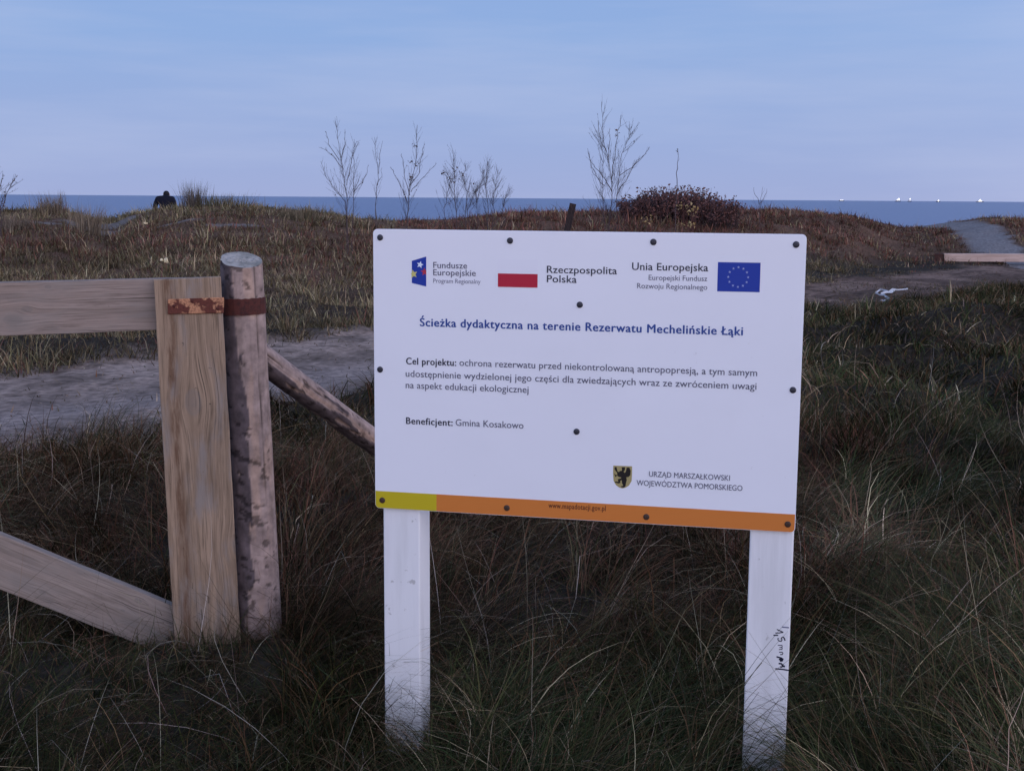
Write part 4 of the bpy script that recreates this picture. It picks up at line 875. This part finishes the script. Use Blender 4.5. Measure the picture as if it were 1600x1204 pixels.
bx0 = pa + (pa - pb).normalized() * .20
en = prism('dark_end', bx0 + Vector((0, .06, 0)), pa - (pb - pa).normalized() * .002, w2 * .98, w2 * .98, bme, seg=2); en.parent = beam; en.location = Vector(en.location) - Vector(beam.location)
for px in (1500, 1700):
    q = at(px, 409, Yb); s_ = prism('support', Vector((q.x, q.y + .1, gz(q.x, q.y + .1) - .1)), Vector((q.x, q.y + .1, pa.z - w2 + .01)), .09, .08, bme, seg=2); s_.parent = beam; s_.location = Vector(s_.location) - Vector(beam.location)
pw, t, b = new_mat('white_plastic', (.50, .50, .52), .4, .4)
rnd = random.Random(2); vs = []; fs = []
g0 = ground_hit(1392, 462)
for st in ([(1368, 461), (1371, 457), (1376, 455), (1384, 457), (1389, 458), (1394, 455.5), (1402, 455.5), (1410, 454), (1418, 453.5)], [(1368, 460), (1374, 463), (1381, 464), (1384, 467), (1390, 470), (1384, 471.5), (1376, 472)], [(1376, 461), (1384, 459.5), (1391, 459), (1396, 456)]):
    prev = None
    for i, (x, y) in enumerate(st):
        g = ground_hit(x, y); h = .03 + .03 * rnd.random(); w_ = (.008 + .018 * rnd.random()) * (1.7 if i in (0, len(st) - 2) else 1); k = len(vs); dx = rnd.uniform(-.02, .02)
        vs += [g + Vector((dx, -w_, h * .4)), g + Vector((0, 0, h)), g + Vector((-dx, w_, h * .5))]
        if prev is not None: fs += [(prev, k, k + 1, prev + 1), (prev + 1, k + 1, k + 2, prev + 2)]
        prev = k
pl3 = mesh_obj('plastic_scrap', vs, fs, pw); sd = pl3.modifiers.new('s', 'SOLIDIFY'); sd.thickness = .002
tag(pl3, 'crumpled strip of white plastic lying on the path right of the board', 'litter')
pyl, t, b = new_mat('pale_scrap', (.75, .60, .36), .6, .2)
for k, (px, py, s_, lab) in enumerate([(252, 407.5, .045, 'smaller of two tiny pale scraps on the slope above the gate'), (260, 407, .065, 'larger right-hand one of two tiny pale scraps above the gate'), (227, 348.5, .05, 'tiny pale scrap alone on the sand below the dark figure'), (300, 437, .0, '')]):
    if s_ == 0: continue
    g = ray_above(px, py, .16); rnd = random.Random(k); vs = [g + Vector((rnd.uniform(-1, 1), rnd.uniform(-1, 1), rnd.uniform(-.6, .9))) * s_ for _ in range(10)]
    bm = bmesh.new(); [bm.verts.new(v) for v in vs]; bmesh.ops.convex_hull(bm, input=bm.verts); me = bpy.data.meshes.new('scrap'); 
    cc = g.copy(); bmesh.ops.translate(bm, verts=bm.verts, vec=-cc); bm.to_mesh(me); bm.free(); me.materials.append(pyl); o = bpy.data.objects.new('paper_scrap', me); COL.objects.link(o); o.location = cc; tag(o, lab, 'litter')

# ------------------------------------------------------------------ person beyond the dune crest, back to the camera
def skin_fig(name, J, E_, mat, parent, origin, sub=1):
    me = bpy.data.meshes.new(name); me.from_pydata([j[0] for j in J], E_, []); o = bpy.data.objects.new(name, me); COL.objects.link(o)
    md = o.modifiers.new('skin', 'SKIN'); md.use_smooth_shade = True; sk = me.skin_vertices[0].data if me.skin_vertices else None
    if sk is None:
        bm = bmesh.new(); bm.from_mesh(me); bm.verts.layers.skin.verify(); bm.to_mesh(me); bm.free(); sk = me.skin_vertices[0].data
    for i, j in enumerate(J): sk[i].radius = j[1]; sk[i].use_root = (i == 0)
    s_ = o.modifiers.new('sub', 'SUBSURF'); s_.levels = s_.render_levels = sub
    bpy.context.view_layer.update(); m2 = bpy.data.meshes.new_from_object(o.evaluated_get(bpy.context.evaluated_depsgraph_get()))
    bpy.data.objects.remove(o); m2.materials.clear(); m2.materials.append(mat); o = bpy.data.objects.new(name, m2); COL.objects.link(o)
    o.location = origin
    if parent: o.parent = parent; o.location = Vector(origin) - wloc(parent)
    return o
cloth, t, b = new_mat('navy_jacket', (.010, .011, .020), .85, .1); n = noise(t, 20); bump(t, b, n.outputs[0], .6, .01)
trs, _, _ = new_mat('dark_trousers', (.014, .014, .018), .85, .1); skn, _, _ = new_mat('skin', (.35, .20, .15), .6, .2); hr, _, _ = new_mat('dark_hair', (.012, .010, .012), .7, .2)
PY = 38.5; hd = at(257, 301.3, PY); Hh = 1.62; P0 = Vector((hd.x, PY, hd.z - Hh + .06)); print('person foot', P0, gz(P0.x, P0.y), 'crest')
per = empty('person', P0); tag(per, 'person in a dark jacket with bowed head seen from behind beyond the dune crest', 'person')
J = [((0, 0, .93), (.165, .13)), ((0, .02, 1.12), (.16, .12)), ((0, .05, 1.32), (.21, .13)), ((0, .09, 1.42), (.17, .11)), ((0, .17, 1.46), (.07, .07)), ((0, .22, 1.49), (.08, .085)), ((0, .24, 1.53), (.08, .09)), ((0, .24, 1.57), (.045, .05)),
     ((-.235, .06, 1.37), (.10, .09)), ((-.31, .02, 1.12), (.08, .08)), ((-.22, .22, .95), (.055, .055)), ((.235, .06, 1.37), (.10, .09)), ((.31, .02, 1.12), (.08, .08)), ((.22, .22, .95), (.055, .055)),
     ((-.10, 0, .86), (.11, .11)), ((-.12, .03, .48), (.075, .08)), ((-.13, -.02, .08), (.055, .06)), ((-.14, .12, .04), (.05, .04)), ((.10, 0, .86), (.11, .11)), ((.12, .03, .48), (.075, .08)), ((.13, -.02, .08), (.055, .06)), ((.14, .12, .04), (.05, .04))]
E_ = [(0, 1), (1, 2), (2, 3), (3, 4), (4, 5), (5, 6), (6, 7), (2, 8), (8, 9), (9, 10), (2, 11), (11, 12), (12, 13), (0, 14), (14, 15), (15, 16), (16, 17), (0, 18), (18, 19), (19, 20), (20, 21)]
body = skin_fig('body', J, E_, cloth, per, P0, 1)
for s_ in (-1, 1):
    hJ = [((s_ * .21, .24, .94), (.032, .02)), ((s_ * .17, .30, .93), (.034, .018))]; hE = [(0, 1)]
    for f_ in range(4): a = len(hJ); o_ = (f_ - 1.5) * .018; hJ += [((s_ * .15, .27, .93 + o_), (.010, .010)), ((s_ * .12, .37 - abs(f_ - 1.4) * .01, .925 + o_), (.009, .009)), ((s_ * .09, .375 - abs(f_ - 1.4) * .01, .92 + o_), (.008, .008))]; hE += [(1, a), (a, a + 1), (a + 1, a + 2)]
    a = len(hJ); hJ += [((s_ * .18, .28, .965), (.011, .011)), ((s_ * .14, .31, .985), (.009, .009))]; hE += [(0, a), (a, a + 1)]
    skin_fig('hand', hJ, hE, skn, per, P0, 1)
# hair (back of the head), face turned down towards the beach
def ball(name, c, r3, mat, parent, origin, n_=14):
    bm = bmesh.new(); bmesh.ops.create_uvsphere(bm, u_segments=n_, v_segments=n_ // 2 + 2, radius=1)
    for v in bm.verts: v.co = Vector((v.co.x * r3[0] + c[0], v.co.y * r3[1] + c[1], v.co.z * r3[2] + c[2]))
    me = bpy.data.meshes.new(name); bm.to_mesh(me); bm.free(); me.materials.append(mat); o = bpy.data.objects.new(name, me); COL.objects.link(o); o.parent = parent; o.location = Vector(origin) - wloc(parent); return o
ball('hair', (0, .20, 1.53), (.090, .10, .095), hr, per, P0)
ball('face', (0, .27, 1.505), (.066, .055, .085), skn, per, P0)
ball('nose', (0, .33, 1.49), (.013, .018, .022), skn, per, P0, 8)
for s_ in (-1, 1): ball('ear', (s_ * .090, .22, 1.51), (.012, .022, .032), skn, per, P0, 8)

# ------------------------------------------------------------------ lit boats on the horizon
hull_m, _, _ = new_mat('boat_hull', (.06, .07, .10), .5, .3); cab_m, _, _ = new_mat('boat_cabin', (.6, .6, .62), .5, .3)
lampm = bpy.data.materials.new('deck_lamp'); lampm.use_nodes = True; bb = lampm.node_tree.nodes['Principled BSDF']; bb.inputs['Emission Color'].default_value = (1, .96, .90, 1); bb.inputs['Emission Strength'].default_value = 1.6
def box(vs, fs, x0, x1, y0, y1, z0, z1, taper=1.):
    k = len(vs); vs += [(x0 * taper, y0, z0), (x1 * taper, y0, z0), (x1 * taper, y1, z0), (x0 * taper, y1, z0), (x0, y0, z1), (x1, y0, z1), (x1, y1, z1), (x0, y1, z1)]
    fs += [tuple(k + i for i in f) for f in ((0, 1, 5, 4), (1, 2, 6, 5), (2, 3, 7, 6), (3, 0, 4, 7), (4, 5, 6, 7), (3, 2, 1, 0))]
def boat(px, up, lamps, Ln, lab):
    D = 4500.; d = at(px, yhor(px) + .5, D); root = empty('fishing_boat', (d.x, D, -1.05)); tag(root, lab, 'boat', 'lit boats on the horizon')
    vs = [(-Ln / 2, -2, 2.4), (-Ln / 2 + 1, -1.5, -.4), (Ln / 2 - 2.5, -1.2, -.4), (Ln / 2, 0, 3.4), (Ln / 2 - 2.5, 1.2, -.4), (-Ln / 2 + 1, 1.5, -.4), (-Ln / 2, 2, 2.4), (Ln / 2 - 4, -2.2, 2.6), (Ln / 2 - 4, 2.2, 2.6)]
    fs = [(0, 1, 2, 7), (7, 2, 3), (3, 2, 4), (3, 4, 8), (8, 4, 5, 6), (0, 7, 3, 8, 6), (6, 5, 1, 0)]
    mesh_obj('hull', [Vector(v) + root.location for v in vs], fs, hull_m, root, origin=root.location)
    vs = []; fs = []; box(vs, fs, -Ln * .3, -Ln * .05, -1.6, 1.6, 2.4, 5.4); box(vs, fs, -Ln * .26, -Ln * .12, -1.2, 1.2, 5.4, 7.4); box(vs, fs, Ln * .12, Ln * .14, -.15, .15, 2.4, 8.5)
    mesh_obj('cabin', [Vector(v) + root.location for v in vs], fs, cab_m, root, origin=root.location)
    for x, z_, r_ in lamps: ball('lamp', (x, -2.6, z_), (r_, r_ * .6, r_), lampm, root, root.location, 8)
boat(1315, 0, [(-3, 4, 1.6), (3.5, 4, 1.4)], 20, 'lit boat farthest left on the horizon, with two close lights')
boat(1403, 0, [(-3, 7, 1.8), (2, 10, 2.2), (3, 6, 1.6)], 22, 'bright lit boat second from the left on the horizon')
boat(1421.5, 0, [(0, 10, 1.9), (0, 6, 1.0)], 16, 'lit boat with one high light just right of the bright pair')
boat(1466, 0, [(0, 5, 2.1), (0, 2.5, 1.3)], 16, 'lit boat with one low light, second from the right')
boat(1531, 0, [(-4, 4, 1.6), (0, 8, 2.4), (5, 4, 1.7), (0, 4, 1.8)], 28, 'largest brightly lit boat, farthest right on the horizon')
